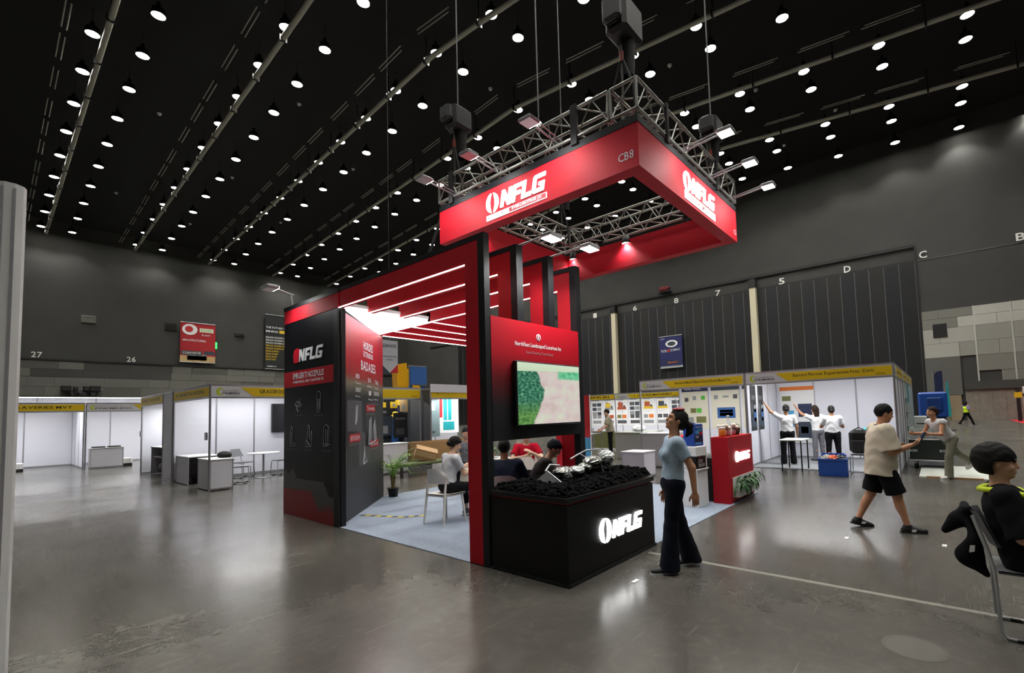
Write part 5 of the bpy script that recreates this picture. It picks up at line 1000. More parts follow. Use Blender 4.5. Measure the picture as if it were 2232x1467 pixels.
for i, (dx, c) in enumerate(((0, 'D8602A'), (.12, 'B8B8B0'), (-.13, '30343C'))): o = crumple((12.45+.03*i, 1.93+dx, .36), (.13, .12, .09), 120+i, amp=.5).build('crate_content', mat('content_%d' % i, c, .6)); tag(o, ('orange bag', 'pale wrapper', 'dark cable bundle')[i]+' sticking out of the blue crate', 'bundle')
t = thing('backpack', 'black backpack on a chair beside the blue crate', 'backpack', (13.0, 1.35, .45)); MB().bevbox(12.88, 13.14, 1.25, 1.66, .46, 1.0, .07).build('body', MATS['black_fabric'], t); MB().bevbox(12.80, 12.88, 1.30, 1.61, .48, .78, .03).build('pocket', mat('dark_grey_fabric', '2C2C30', .9), t); MB().path([(12.9, 1.35, 1.0), (12.92, 1.45, 1.06), (12.9, 1.55, 1.0)], .012, 6).build('handle', MATS['black_fabric'], t)
sc = place(sc0, False, (13.02, 1.45, 0), R(180), 'grey chair carrying the black backpack', 'chairs at the corner booth')
t = thing('item_heap', 'teal and dark bags heaped inside the corner booth', 'bags', (14.6, 1.3, 0)); crumple((14.6, 1.35, .45), (.22, .25, .45), 140, amp=.15).build('dark_bag', MATS['black_fabric'], t); crumple((14.6, 1.4, .92), (.12, .16, .08), 141, amp=.2).build('teal_bag', PR['teal'], t)
tb = thing('hanging_poster', 'tall poster with orange top held up by the women', 'poster', (15.9, 3.1, .35)); poster(tb, (16.17, 3.85, .45), up_, Az, nx_, .95, 1.75, PR['white'], [(0, 1.62, .95, .12, PR['orange']), (.06, 1.3, .25, .15, PR['olive']), (.5, .8, .38, .4, PR['navy']), (.08, .5, .3, .5, PR['sky']), (.45, .15, .42, .5, PR['slate']), (.55, .3, .2, .2, PR['blue']), (.1, .15, .25, .2, PR['dgrey'])], 'sheet')
# flight case and gear on the right
t = thing('flight_case', 'black flight case with metal edges pushed by a worker', 'case', (14.9, .2, 0)); MB().box(14.55, 15.4, -.15, .62, .2, .68).build('body', mat('case_green_black', '0F1A14', .5), t)
for z in (.18, .68): MB().bevbox(14.53, 15.42, -.17, .64, z, z+.03, .006).build('edge', M_ALU, t)
for y in (-.12, .45): lettering('BOSH', (14.545, y+.17, .40), (0, -1, 0), Az, NX, .15, .06, WPR, t, .02)
for x in (14.65, 15.3):
    for y in (-.05, .52): MB().tube((x, y-.03, .06), (x, y+.03, .06), .06, 12).build('caster', M_BLACK, t); MB().box(x-.03, x+.03, y-.03, y+.03, .1, .18).build('caster_fork', M_ALU, t)
for i, (y0, y1, z0, z1, c) in enumerate(((.15, .6, .715, .98, 'pale'), (-.1, .14, .715, 1.05, 'pale'), (.25, .5, .985, 1.25, 'pale'))): o = MB().bevbox(14.7, 15.2, y0, y1, z0, z1, .01).box(14.69, 14.7, y0+.05, y1-.05, z0+.08, z0+.1, 1).build('equipment_box', [mat('pale_box', 'C4C8C4', .5), M_BLACK]); tag(o, 'white equipment box on the flight case, %s' % ('lower left', 'right, under the orange lid', 'upper left')[i], 'box', 'boxes on the flight case')
o = MB().bevbox(14.72, 15.2, -.13, .145, 1.052, 1.09, .006).build('orange_lid', PR['orange']); tag(o, 'orange lid on the right equipment box', 'lid')
t = thing('blue_machine', 'bright blue machine behind the flight case', 'machine', (22.9, .2, 0)); MB().bevbox(22.5, 23.6, -.25, .6, 1.0, 1.95, .06).build('body', M_CRB, t); MB().bevbox(22.42, 22.5, -.1, .35, 1.25, 1.75, .03).build('hatch', mat('dark_blue', '163A80', .4), t); MB().bevbox(22.55, 23.5, -.2, .5, .2, 1.0, .05).build('base', PR['slate'], t)
for y in (-.1, .4): MB().tube((23, y-.06, .2), (23, y+.06, .2), .2, 14).build('wheel', M_BLACK, t)
for i, (x, y, h, c) in enumerate(((30, .12, 3.1, 'navy'), (34, -.35, 2.7, 'teal'))):
    t = thing('feather_flag', ('dark blue feather flag beyond the blue machine', 'slim teal feather flag right of the blue machine')[i], 'flag', (x, y, 0)); MB().tube((x, y, .03), (x, y, h), .03, 6).build('pole', M_ALU, t); MB().prism([(0, .7), (.0, h-.25), (.12, h-.05), (.34, h), (.34, .9)] if i == 0 else [(0, .7), (0, h-.1), (.1, h), (.16, .8)], (x, y, 0), (0, -1, 0), Az, NX, .02).build('cloth', PR[c], t); MB().box(x-.3, x+.3, y-.3, y+.3, 0, .03).build('foot', M_BLACK, t)
o = thing('floor_board', 'pale board lying on the floor under the running worker', 'board', (13.6, 0, 0)); MB().box(12.9, 15.2, -.75, .42, .0, .02).build('sheet', mat('pale_board', 'D5DAD2', .5), o); MB().box(12.85, 12.9, -.6, .3, .0, .03).build('edge', M_CARD, o)
t = thing('barrier_gate', 'dark post with yellow joint beside red carpet far right', 'barrier', (48, -4.9, 0)); MB().box(47.9, 48.1, -4.55, -4.35, 0, 2.4).build('post', M_BLACK, t); MB().box(47.85, 48.15, -4.65, -4.25, 1.7, 2.1).build('joint', PR['yellow'], t); MB().box(47.95, 48.05, -7.5, -4.6, 1.8, 2.0).build('rail', PR['dgrey'], t); MB().box(48.0, 48.04, -7.5, -4.7, .3, 2.5).build('sheet', M_WHITEP, t); MB().box(47.96, 48.0, -7.5, -4.7, .3, .6).build('red_stripe', PR['red'], t)
o = MB().box(43, 51.5, -8, -4.15, 0, .012).build('red_carpet', mat('red_floor_carpet', 'B81828', .9)); tag(o, 'red carpet patch at the far right wall', 'carpet')
# floor joint and small litter
MB().box(4.85, 4.91, -18, 2.62, .0, .001).build('joint', mat('joint_filler', '77756C', .5), bpy.data.objects['floor'])
for i, (x, y) in enumerate(((6.7, .95), (6.9, .05), (4.0, 2.3))): o = MB().box(x-.05, x+.05, y-.02, y+.02, 0, .003).build('paper_scrap', M_WHITEP); tag(o, 'scrap of white paper on floor, %s' % ('left of the man with phone', 'right of the man with phone', 'by the black counter')[i], 'litter')
t = thing('floor_hatch', 'round cable hatch set in the floor near the seated boy', 'hatch', (3.9, .35, 0)); MB().lathe([(.155, .001), (.17, .002), (.18, .001)], (3.95, .22, 0), 28).build('ring', mat('hatch_ring', '4A4840', .5), t); MB().lathe([(0, .001), (.155, .001)], (3.95, .22, 0), 28).build('lid', mat('hatch_lid', '55524B', .5), t)
# ------------------------------------------------------------------ people: bodies and clothes as smooth implicit surfaces
def surface_nets(D, org, vx):
    """mesh the zero level of the field D sampled at org + vx * index"""
    ins = D < 0; nx, ny, nz = D.shape; cnt = np.zeros((nx-1, ny-1, nz-1), np.int8)
    for i in (0, 1):
        for j in (0, 1):
            for k in (0, 1): cnt += ins[i:nx-1+i, j:ny-1+j, k:nz-1+k]
    c = np.argwhere((cnt > 0) & (cnt < 8))
    if len(c) == 0: return [], []
    idx = -np.ones(cnt.shape, np.int32); idx[c[:, 0], c[:, 1], c[:, 2]] = np.arange(len(c))
    acc = np.zeros((len(c), 3)); num = np.zeros(len(c))
    cor = [(i, j, k) for i in (0, 1) for j in (0, 1) for k in (0, 1)]
    for a in cor:
        for ax in range(3):
            if a[ax]: continue
            b = list(a); b[ax] = 1
            da = D[c[:, 0]+a[0], c[:, 1]+a[1], c[:, 2]+a[2]]; db = D[c[:, 0]+b[0], c[:, 1]+b[1], c[:, 2]+b[2]]
            m = (da < 0) != (db < 0); t = np.where(m, da/np.where(m, da-db, 1), 0)
            p = np.array(a, float)[None, :].repeat(len(c), 0); p[:, ax] += t
            acc[m] += p[m]; num[m] += 1
    V = (c+acc/num[:, None])*vx+org
    F = []
    for ax in range(3):
        sl0 = [slice(None)]*3; sl1 = [slice(None)]*3; sl0[ax] = slice(0, -1); sl1[ax] = slice(1, None)
        e = np.argwhere(ins[tuple(sl0)] != ins[tuple(sl1)]); u, v = [(1, 2), (2, 0), (0, 1)][ax]
        ok = (e[:, u] > 0) & (e[:, v] > 0) & (e[:, u] < D.shape[u]-1) & (e[:, v] < D.shape[v]-1); e = e[ok]
        flip = ins[e[:, 0], e[:, 1], e[:, 2]]
        def g(du, dv):
            q = e.copy(); q[:, u] -= du; q[:, v] -= dv; return idx[q[:, 0], q[:, 1], q[:, 2]]
        a, b, d, f = g(1, 1), g(0, 1), g(0, 0), g(1, 0); q = np.stack([a, b, d, f], 1); q[~flip] = q[~flip][:, ::-1]; F.append(q)
    F = np.concatenate(F); return V, F[(F >= 0).all(1)]
class Field:
    def __init__(s, lo, hi, vx):
        s.lo = np.array(lo, float); s.vx = vx; n = np.ceil((np.array(hi)-s.lo)/vx).astype(int)+1
        s.ax = [s.lo[i]+vx*np.arange(n[i]) for i in range(3)]; s.D = np.full(n, .2, np.float32)
    def block(s, lo, hi):
        i0 = [max(0, int((lo[k]-s.lo[k])/s.vx)) for k in range(3)]; i1 = [min(s.D.shape[k], int((hi[k]-s.lo[k])/s.vx)+2) for k in range(3)]
        if any(i1[k] <= i0[k] for k in range(3)): return None, None
        sl = tuple(slice(i0[k], i1[k]) for k in range(3)); X, Y, Z = np.meshgrid(*[s.ax[k][sl[k]] for k in range(3)], indexing='ij', sparse=True); return sl, (X, Y, Z)
    def put(s, sl, d, k, sub=False):
        a = s.D[sl]
        if sub:
            h = np.clip(.5-.5*(a+d)/k, 0, 1); s.D[sl] = a*(1-h)-d*h+k*h*(1-h)
        else:
            h = np.clip(.5+.5*(a-d)/k, 0, 1); s.D[sl] = a*(1-h)+d*h-k*h*(1-h)
    def cone(s, p0, p1, r0, r1, k=.03, flat=None):
        """round cone; flat=(unit axis, factor) squeezes its section along an axis"""
        p0, p1 = np.array(p0, float), np.array(p1, float); m = max(r0, r1)+.07; sl, P = s.block(np.minimum(p0, p1)-m, np.maximum(p0, p1)+m)
        if sl is None: return
        d = p1-p0; L2 = max(d@d, 1e-9); q = [P[i]-p0[i] for i in range(3)]; t = np.clip((q[0]*d[0]+q[1]*d[1]+q[2]*d[2])/L2, 0, 1)
        w = [q[i]-t*d[i] for i in range(3)]
        if flat is not None:
            a, fct = flat; dot = w[0]*a[0]+w[1]*a[1]+w[2]*a[2]; w = [w[i]+dot*a[i]*(fct-1) for i in range(3)]
        s.put(sl, np.sqrt(w[0]**2+w[1]**2+w[2]**2)-(r0+(r1-r0)*t), k)
    def ell(s, c, r, A=None, k=.03, sub=False):
        c = np.array(c, float); r = np.array(r, float); A = np.eye(3) if A is None else A; m = r.max()+.07; sl, P = s.block(c-m, c+m)
        if sl is None: return
        q = [P[i]-c[i] for i in range(3)]; l = [q[0]*A[0][i]+q[1]*A[1][i]+q[2]*A[2][i] for i in range(3)]
        k0 = np.sqrt(sum((l[i]/r[i])**2 for i in range(3))); k1 = np.sqrt(sum((l[i]/r[i]**2)**2 for i in range(3)))
        s.put(sl, k0*(k0-1)/np.maximum(k1, 1e-6), k, sub)
    def cut(s, o, n):
        """remove everything on the side n points to"""
        o = np.array(o, float); n = np.array(n, float); n /= np.linalg.norm(n); X, Y, Z = np.meshgrid(*s.ax, indexing='ij', sparse=True)
        s.D = np.maximum(s.D, ((X-o[0])*n[0]+(Y-o[1])*n[1]+(Z-o[2])*n[2]).astype(np.float32))
    def cutlocal(s, c, rad, o, n):
        """half-space cut limited to a ball around c"""
        o = np.array(o, float); n = np.array(n, float); n /= np.linalg.norm(n); c = np.array(c, float); sl, P = s.block(c-rad, c+rad)
        if sl is None: return
        d = (P[0]-o[0])*n[0]+(P[1]-o[1])*n[1]+(P[2]-o[2])*n[2]; b = np.sqrt((P[0]-c[0])**2+(P[1]-c[1])**2+(P[2]-c[2])**2)-rad; s.D[sl] = np.maximum(s.D[sl], np.minimum(d, -b))
    def ripple(s, amp, f, seed):
        X, Y, Z = np.meshgrid(*s.ax, indexing='ij', sparse=True); s.D = s.D+(amp*np.sin(f*Z+3.0*np.sin(f*.35*X+seed)+2.5*np.sin(f*.42*Y+seed*2))+amp*.6*np.sin(f*.6*(X+Z)+2*np.sin(f*.3*Y))).astype(np.float32)
    def build(s, name, m, parent):
        V, F = surface_nets(s.D, s.lo, s.vx); me = bpy.data.meshes.new(name)
        me.vertices.add(len(V)); me.vertices.foreach_set('co', np.asarray(V, np.float32).ravel()); n = len(F); me.loops.add(n*4); me.loops.foreach_set('vertex_index', np.asarray(F, np.int32).ravel())
        me.polygons.add(n); me.polygons.foreach_set('loop_start', np.arange(0, n*4, 4, dtype=np.int32)); me.polygons.foreach_set('loop_total', np.full(n, 4, np.int32)); me.polygons.foreach_set('use_smooth', np.ones(n, bool)); me.materials.append(m); me.update(calc_edges=True); me.validate()
        return link(name, me, parent, True)
def nrm(v): v = np.array(v, float); return v/np.linalg.norm(v)
def rotm(yaw=0, pitch=0, roll=0):
    """columns: forward, left, up; pitch > 0 looks up"""
    cy, sy, cp_, sp_, cr, sr = math.cos(yaw), math.sin(yaw), math.cos(pitch), math.sin(pitch), math.cos(roll), math.sin(roll)
    Rz = np.array([[cy, -sy, 0], [sy, cy, 0], [0, 0, 1]]); Ry = np.array([[cp_, 0, -sp_], [0, 1, 0], [sp_, 0, cp_]]); Rx = np.array([[1, 0, 0], [0, cr, -sr], [0, sr, cr]]); return Rz @ Ry @ Rx
SKIN = {k: mat('skin_'+k, c, .55) for k, c in dict(tan='C08B6A', fair='CDA084', light='D6AE92', brown='A87656').items()}
M_HAIR = mat('black_hair', '080706', .6, spec=.2, bump=.5, bscale=120); M_BROWN = mat('brown_hair', '24160F', .6, spec=.2, bump=.5, bscale=120); M_EYE = mat('dark_eye', '120C0A', .2); M_LIP = mat('lip', '9A5A4E', .5)
def cloth(name, c): return mat(name, c, .9, spec=.15, bump=.25, bscale=90)
def person(label, loc, rz, h=1.65, vx=.012, lean=0, side=0, twist=0, thL=(0, 3), thR=(0, 3), knL=0, knR=0, uaL=(.05, .18, -1), faL=(.25, .02, -1), uaR=(.05, -.18, -1), faR=(.25, -.02, -1), head=(0, 0), sit=None, build=1.0,
           skin='tan', top=None, sleeve=.75, hem=-.02, loose=.018, boxy=0, bottom=None, bkind='long', flare=0, shoes=None, sole='D8D8D8', hair='short', hairm=None, curl=.35, curlR=None, toe=0, heelR=0, heelL=0, hands='LR', pnL=None, pnR=None, vest=None, sole_h=.022, toeL=None, toeR=None, group=None, feet=True, bust=0, neck_r=.082):
    t = thing('person', label, 'person', loc, rz, group); ORG[t.name] = None; s = h/1.65; b = build; hm = hairm or M_HAIR
    th, sh, an = .40*s, .385*s, .085*s
    def leg(a, k, sd):
        f, o = R(a[0]), R(a[1])*sd; d1 = nrm((math.sin(f), math.sin(o), math.cos(f)*-1)); g2 = f-R(k); d2 = nrm((math.sin(g2), math.sin(o)*.6, -math.cos(g2))); return d1, d2
    (l1, l2), (r1, r2) = leg(thL, knL, 1), leg(thR, knR, -1)
    hipz = sit if sit else an-min((l1*th+l2*sh)[2]+0-heelL, (r1*th+r2*sh)[2]-heelR)
    hip = np.array((0, 0, hipz)); T = rotm(R(twist), -R(lean), R(side)); up = T[:, 2]; fw = T[:, 0]; lf = T[:, 1]
    P = lambda x, y, z: hip+(fw*x+lf*y+up*z)*s
    hL, hR = hip+np.array((0, .085*s*b, -.01)), hip+np.array((0, -.085*s*b, -.01)); kL, kR = hL+l1*th, hR+r1*th; aL, aR = kL+l2*sh, kR+r2*sh
    shw = .158 if bust else .168
    sL, sR = P(-.01, shw*b, .435), P(-.01, -shw*b, .435); ul, fl_ = .275*s, .245*s
    eL, eR = sL+nrm(uaL)*ul, sR+nrm(uaR)*ul; wL, wR = eL+nrm(faL)*fl_, eR+nrm(faR)*fl_
    nb = P(-.012, 0, .485); H = T @ rotm(R(head[0]), R(head[1])) if sit or abs(lean) < 25 else rotm(R(head[0]), R(head[1])); H = rotm(R(twist+head[0]), R(head[1])); hx, hy, hz = H[:, 0], H[:, 1], H[:, 2]
    hc = nb+up*.055*s+hz*.125*s+hx*.018*s; HP = lambda x, y, z: hc+(hx*x+hy*y+hz*z)*s
    pts = np.array([hc+hz*.16, hc-hx*.17, hc+hx*.16, kL, kR, aL, aR, eL, eR, wL+nrm(faL)*.2, wR+nrm(faR)*.2, sL, sR, hip, aL+np.array((.22, 0, -.1)), aR+np.array((.22, 0, -.1)), aL-np.array((.1, 0, .1)), aR-np.array((.1, 0, .1))]); lo = pts.min(0)-.14; hi = pts.max(0)+.14; lo[2] = min(lo[2], -.01)
    # ---- body
    F = Field(lo, hi, vx); k = .03
    F.ell(P(0, 0, .03), np.array((.10, .145*b, .11))*s, T, k); F.ell(P(.0+.012*(b-1), 0, .18), np.array((.095*b, .125*b, .15))*s, T, .05); F.ell(P(-.005, 0, .335), np.array((.108, .150*b, .15))*s, T, .05)
    F.cone(sL, sR, .055*s, .055*s, .04); F.cone(P(-.012, 0, .45), hc-hz*.06*s, .056*s, .052*s, .03)
    for a_, k_, n_ in ((hL, kL, aL), (hR, kR, aR)):
        F.cone(a_, k_, .082*s*b, .052*s, k); F.cone(k_, n_, .052*s, .034*s, k); d = nrm(n_-k_); bk = np.cross(d, (0, 1, 0)); bk = bk if bk[0] < 0 else -bk; F.ell(k_+d*.12*s+bk*.014*s, np.array((.048, .048, .11))*s, np.stack([bk, (0, 1, 0), d], 1), .03)
    for a_, k_, n_ in ((sL, eL, wL), (sR, eR, wR)): F.cone(a_, k_, .047*s*b, .037*s*b, .03); F.cone(k_, n_, .039*s*b, .025*s, .02)
    # head
    F.ell(HP(-.008, 0, .018), np.array((.096, .076, .098))*s, H, .02); F.ell(HP(.022, 0, -.052), np.array((.066, .057, .062))*s, H, .02); F.ell(HP(.066, 0, -.092), np.array((.022, .024, .018))*s, H, .015)
    F.ell(HP(.078, 0, .030), np.array((.016, .05, .014))*s, H, .012)
    for sd in (1, -1):
        F.ell(HP(.094, .031*sd, .010), np.array((.014, .019, .012))*s, H, .008, True); F.ell(HP(-.004, .077*sd, -.008), np.array((.019, .010, .031))*s, H, .006); F.ell(HP(.062, .04*sd, -.03), np.array((.025, .022, .022))*s, H, .015)
    F.cone(HP(.085, 0, .012), HP(.0985, 0, -.025), .008*s, .0135*s, .010); F.ell(HP(.086, 0, -.055), np.array((.011, .024, .006))*s, H, .006); F.ell(HP(.084, 0, -.067), np.array((.011, .021, .007))*s, H, .006)
    # hands with five fingers
    for sd, e_, w_, fa, pn, cu in ((1, eL, wL, faL, pnL, curl), (-1, eR, wR, faR, pnR, curlR if curlR is not None else curl)):
        if ('L' if sd > 0 else 'R') not in hands: continue
        d = nrm(fa); pn_ = nrm(pn) if pn is not None else nrm((0, -sd, 0)); pn_ = nrm(pn_-d*(pn_@d)); la = np.cross(pn_, d)*sd   # la points to the thumb side
        if la[0] < -.2 and pn is None: la = -la
        A = np.stack([d, la, pn_], 1); pc = w_+d*.045*s; F.ell(pc, np.array((.052, .041, .016))*s, A, .012)
        for i, ln in enumerate((.068, .076, .070, .055)):
            p0 = w_+d*.082*s+la*(.027-.0185*i)*s; d1 = nrm(d*math.cos(cu*.7)+pn_*math.sin(cu*.7)); p1 = p0+d1*ln*.5*s; d2 = nrm(d*math.cos(cu*2.0)+pn_*math.sin(cu*2.0)); p2 = p1+d2*ln*.5*s; F.cone(p0-d*.015, p1, .0092*s, .0085*s, .004); F.cone(p1, p2, .0085*s, .007*s, .003)
        q0 = w_+d*.022*s+la*.026*s; q1 = q0+nrm(d*.75+la*.6+pn_*.25)*.042*s; q2 = q1+nrm(d*.95+la*.15+pn_*.3)*.032*s; F.cone(q0, q1, .0125*s, .0105*s, .006); F.cone(q1, q2, .010*s, .008*s, .003)
    F.build('body', SKIN[skin], t)
    # eyes, brows, mouth
    if vx < .013:
        for sd in (1, -1):
            e = MB().lathe([(0, -.006), (.006, -.005), (.0095, 0), (.006, .005), (0, .006)], n=10).build('eye', M_EYE, t, True); e.matrix_basis = Matrix.Translation(Vector(HP(.083, .031*sd, .010))) @ Matrix(np.stack([hx, hy, hz], 1).tolist()).to_4x4() @ Matrix.Diagonal((.6*s, 1.35*s, .8*s, 1))
            MB().path([HP(.088, .016*sd, .031), HP(.088, .031*sd, .036), HP(.076, .048*sd, .030)], [.003*s, .0035*s, .002*s], 5).build('eyebrow', hm, t, True)
        m_ = MB().lathe([(0, -.005), (.006, -.004), (.008, 0), (.006, .004), (0, .005)], n=10).build('mouth', M_LIP, t, True); m_.matrix_basis = Matrix.Translation(Vector(HP(.091, 0, -.061))) @ Matrix(np.stack([hx, hy, hz], 1).tolist()).to_4x4() @ Matrix.Diagonal((.5*s, 2.6*s, 1.2*s, 1))
    # ---- hair
    F = Field(hc-.26, hc+.22, max(.006, vx*.8)); vol = {'bowl': .026, 'short': .006, 'pony': .006, 'bun': .008, 'cap': .008, 'long': .010, 'buzz': .002}[hair]
    F.ell(HP(-.014-(.016 if hair == 'bowl' else 0), 0, .026), np.array((.099+vol, .080+vol*.8, .099+vol*.8))*s, H, .01)
    if hair in ('bowl', 'long', 'bun', 'pony'): F.ell(HP(-.035, 0, -.02), np.array((.075+vol, .074+vol, .09))*s, H, .02)
    zf = {'bowl': .014, 'short': .058, 'pony': .066, 'bun': .05, 'cap': .045, 'long': .05, 'buzz': .06}[hair]; xs = {'bowl': .034, 'short': .028, 'pony': .03, 'bun': .02, 'cap': .02, 'long': .0, 'buzz': .02}[hair]
    X, Y, Z = np.meshgrid(*F.ax, indexing='ij', sparse=True); q = [X-hc[0], Y-hc[1], Z-hc[2]]; lx = (q[0]*hx[0]+q[1]*hx[1]+q[2]*hx[2])/s; lz = (q[0]*hz[0]+q[1]*hz[1]+q[2]*hz[2])/s; ly = (q[0]*hy[0]+q[1]*hy[1]+q[2]*hy[2])/s
    F.D = np.maximum(F.D, -np.maximum(xs-lx+.5*np.maximum(0, lz), lz-zf+.25*np.abs(ly))).astype(np.float32)       # open face
    nz = {'bowl': -.09, 'short': -.065, 'pony': -.075, 'bun': -.06, 'cap': -.03, 'long': -.2, 'buzz': -.05}[hair]; F.D = np.maximum(F.D, nz-lz).astype(np.float32)
    if hair in ('short', 'buzz', 'cap', 'pony', 'bun', 'bowl'): F.D = np.maximum(F.D, -np.maximum(-.028-lx, lz-(-.005 if hair != 'bowl' else .012))).astype(np.float32)   # clear the ears
    if hair == 'pony':
        pts_ = [HP(-.105, 0, .015), HP(-.15, 0, .0), HP(-.165, 0, -.06), HP(-.15, .0, -.12)]
        for i, (r0, r1_) in enumerate(((.018, .034), (.034, .034), (.034, .012))): F.cone(pts_[i], pts_[i+1], r0*s, r1_*s, .012)
    if hair == 'bun': F.ell(HP(-.105, 0, -.02), np.array((.035, .05, .04))*s, H, .01)
    if hair == 'long':
        for yy in (-.04, .0, .04): F.cone(HP(-.085, yy, -.0), HP(-.10, yy*1.1, -.19), .045*s, .03*s, .02)
    F.ripple(.0016, 90, 1.0); F.build('hair', hm if hair != 'cap' else cloth('cap_cloth', '20242C'), t)
    # ---- top
    if top:
        F = Field(lo, hi, vx); e = loose
        F.ell(P(0, 0, .04), np.array((.10+e, .142*b+e, .14))*s, T, .04); F.ell(P(.006*boxy, 0, .18), np.array((.095*b+e*1.1+.01*boxy, .125*b+e*1.2+.012*boxy, .16))*s, T, .05); F.ell(P(-.005, 0, .335), np.array((.108+e*.8, .150*b+e*.8, .155))*s, T, .05); F.cone(sL, sR, .056*s+e*.6, .056*s+e*.6, .05)
        if bust:
            for sd in (1, -1): F.ell(P(.085, .065*sd, .30), np.array((.05, .06, .06))*s, T, .04)
        if boxy: F.cone(P(0, .05*b, min(hem, 0)-.06), P(0, .05*b, .32), .132*s+e, .10*s+e, .06, (fw, 1.0)); F.cone(P(0, -.05*b, min(hem, 0)-.06), P(0, -.05*b, .32), .132*s+e, .10*s+e, .06, (fw, 1.0))
        F.cut(P(0, 0, hem), -up)
        for a_, k_ in ((sL, eL), (sR, eR)):
            q_ = a_+(k_-a_)*max(sleeve, .05); G = Field(lo, hi, vx); G.cone(a_, q_+(k_-a_)*.1, .054*s*b+e*.8, .048*s*b+e*(1.0+boxy*.4), .02); G.cut(q_, k_-a_)
            h_ = np.clip(.5+.5*(F.D-G.D)/.03, 0, 1); F.D = F.D*(1-h_)+G.D*h_-.03*h_*(1-h_)
        F.ripple(.0022, 44, float(loc[0]))
        F.ell(P(.035, 0, .535), np.array((neck_r, neck_r, .062))*s, T, .008, True)
        F.build('shirt', top, t)
        if vest: 
            F = Field(lo, hi, vx); e = loose+.014
            F.ell(P(0, 0, .06), np.array((.10+e, .142*b+e, .13))*s, T, .04); F.ell(P(0, 0, .18), np.array((.095*b+e, .125*b+e, .16))*s, T, .05); F.ell(P(-.005, 0, .335), np.array((.108+e, .150*b+e*.6, .155))*s, T, .05); F.cutlocal(P(0, 0, hem-.03), .3*s, P(0, 0, hem+.05), -up); F.ell(P(.05, 0, .52), np.array((.09, .09, .09))*s, T, .008, True); F.build('vest', vest, t)
    # ---- bottom
    if bottom:
        F = Field(lo, hi, vx); F.ell(hip+np.array((0, 0, .02*s)), np.array((.115, .155*b, .12))*s, T, .03); LG = []
        F.cone(hip+(hL-hip)*.4, hip+(hR-hip)*.4, .105*s, .105*s, .04)
        for a_, k_, n_, sd in ((hL, kL, aL, 1), (hR, kR, aR, -1)):
            if bkind == 'shorts': q_ = a_+(k_-a_)*.93; G = Field(lo, hi, vx); G.cone(a_, q_+(k_-a_)*.12, .100*s*b, .100*s*b, .03); G.cut(q_, k_-a_); h_ = np.clip(.5+.5*(F.D-G.D)/.03, 0, 1); F.D = F.D*(1-h_)+G.D*h_-.03*h_*(1-h_)
            else:
                F.cone(a_, k_, .096*s*b, .066*s+flare*.1, .03); end = n_+(n_-k_)*(.10 if bkind == 'long' else -.28); F.cone(k_, end, .066*s+flare*.1, (.058*s if bkind == 'long' else .055*s)+flare, .03)
        F.ripple(.0018, 36, float(loc[1])); F.cut(P(0, 0, .115), up)
        for a_, k_, n_ in ((hL, kL, aL), (hR, kR, aR)):
            if bkind == 'shorts': pass
            elif bkind == 'crop': q_ = k_+(n_-k_)*.72; F.cutlocal(q_+(n_-k_)*.25, .11*s, q_, n_-k_)
            else: q_ = n_+np.array((0, 0, -.045*s)); F.cutlocal(q_+np.array((0, 0, -.12*s)), .14*s+flare*.3, q_, (0, 0, -1))
        F.build('trousers' if bkind != 'shorts' else 'shorts', bottom, t)
    # ---- shoes
    if shoes and feet:
        for sd, n_, g_, tp in ((1, aL, l2, toeL if toeL is not None else toe), (-1, aR, r2, toeR if toeR is not None else toe)):
            yaw = R(6*sd); pit = R(tp); d = np.array((math.cos(yaw)*math.cos(pit), math.sin(yaw)*math.cos(pit), math.sin(pit))); l_ = np.array((-math.sin(yaw), math.cos(yaw), 0)); u_ = np.cross(d, l_); A = np.stack([d, l_, u_], 1); o = n_-u_*an+u_*.0
            F = Field(o-np.array((.16, .16, .12)), o+np.array((.27, .16, .22)), max(.006, vx*.7))
            F.ell(o+d*.03*s+u_*.045*s, np.array((.105, .044, .042))*s, A, .02); F.ell(o+d*.13*s+u_*.036*s, np.array((.075, .045, .034))*s, A, .02); F.cone(o-d*.02*s+u_*.04*s, n_+u_*.02*s, .042*s, .044*s, .02); F.cutlocal(o-u_*.05, .2, o+u_*.012*s, -u_); F.cutlocal(n_+u_*.1, .12, n_+u_*.018*s, u_); F.build('shoe', shoes, t)
            so = MB().prism([(-.075*s, -.032*s), (-.02*s, -.04*s), (.08*s, -.044*s), (.16*s, -.044*s), (.2*s, -.022*s), (.205*s, .01*s), (.18*s, .04*s), (.08*s, .043*s), (-.02*s, .04*s), (-.075*s, .03*s), (-.088*s, 0)], o, d, l_, u_, sole_h*s).build('sole', mat('sole_'+sole, sole, .6), t, True)
    info = dict(t=t, HP=HP, wL=wL, wR=wR, eL=eL, eR=eR, H=H, P=P, s=s, hc=hc, fa=(nrm(faL), nrm(faR)), hip=hip, sL=sL, sR=sR, aL=aL, aR=aR)
    return info
# ------------------------------------------------------------------ the people of the photograph
BLUE_T = cloth('light_blue_tee', 'A9BED2'); NAVYP = cloth('navy_trousers', '10131E'); BEIGE = cloth('beige_tee', 'CFC4B0'); BLKC = cloth('black_cloth', '111115'); WHT = cloth('white_tee', 'D8D8DA'); GREYT = cloth('grey_white_tee', 'BFC2C6'); OLIVE = cloth('olive_trousers', '7C7C6C'); KHAKI = cloth('khaki_tee', '9C9680'); REDT = cloth('red_tee', 'B5122C'); NAVYT = cloth('navy_tee', '1E2436'); DKGREY = cloth('charcoal_shirt', '2E2C2C'); LIME = cloth('lime_vest', 'C6E832'); LILAC = cloth('lilac_shirt', '9A90B8')
SH_B = mat('black_shoe', '17171A', .6); SH_W = mat('white_shoe', 'D8D6D2', .6); SH_G = mat('grey_shoe', '4A4E5A', .6)
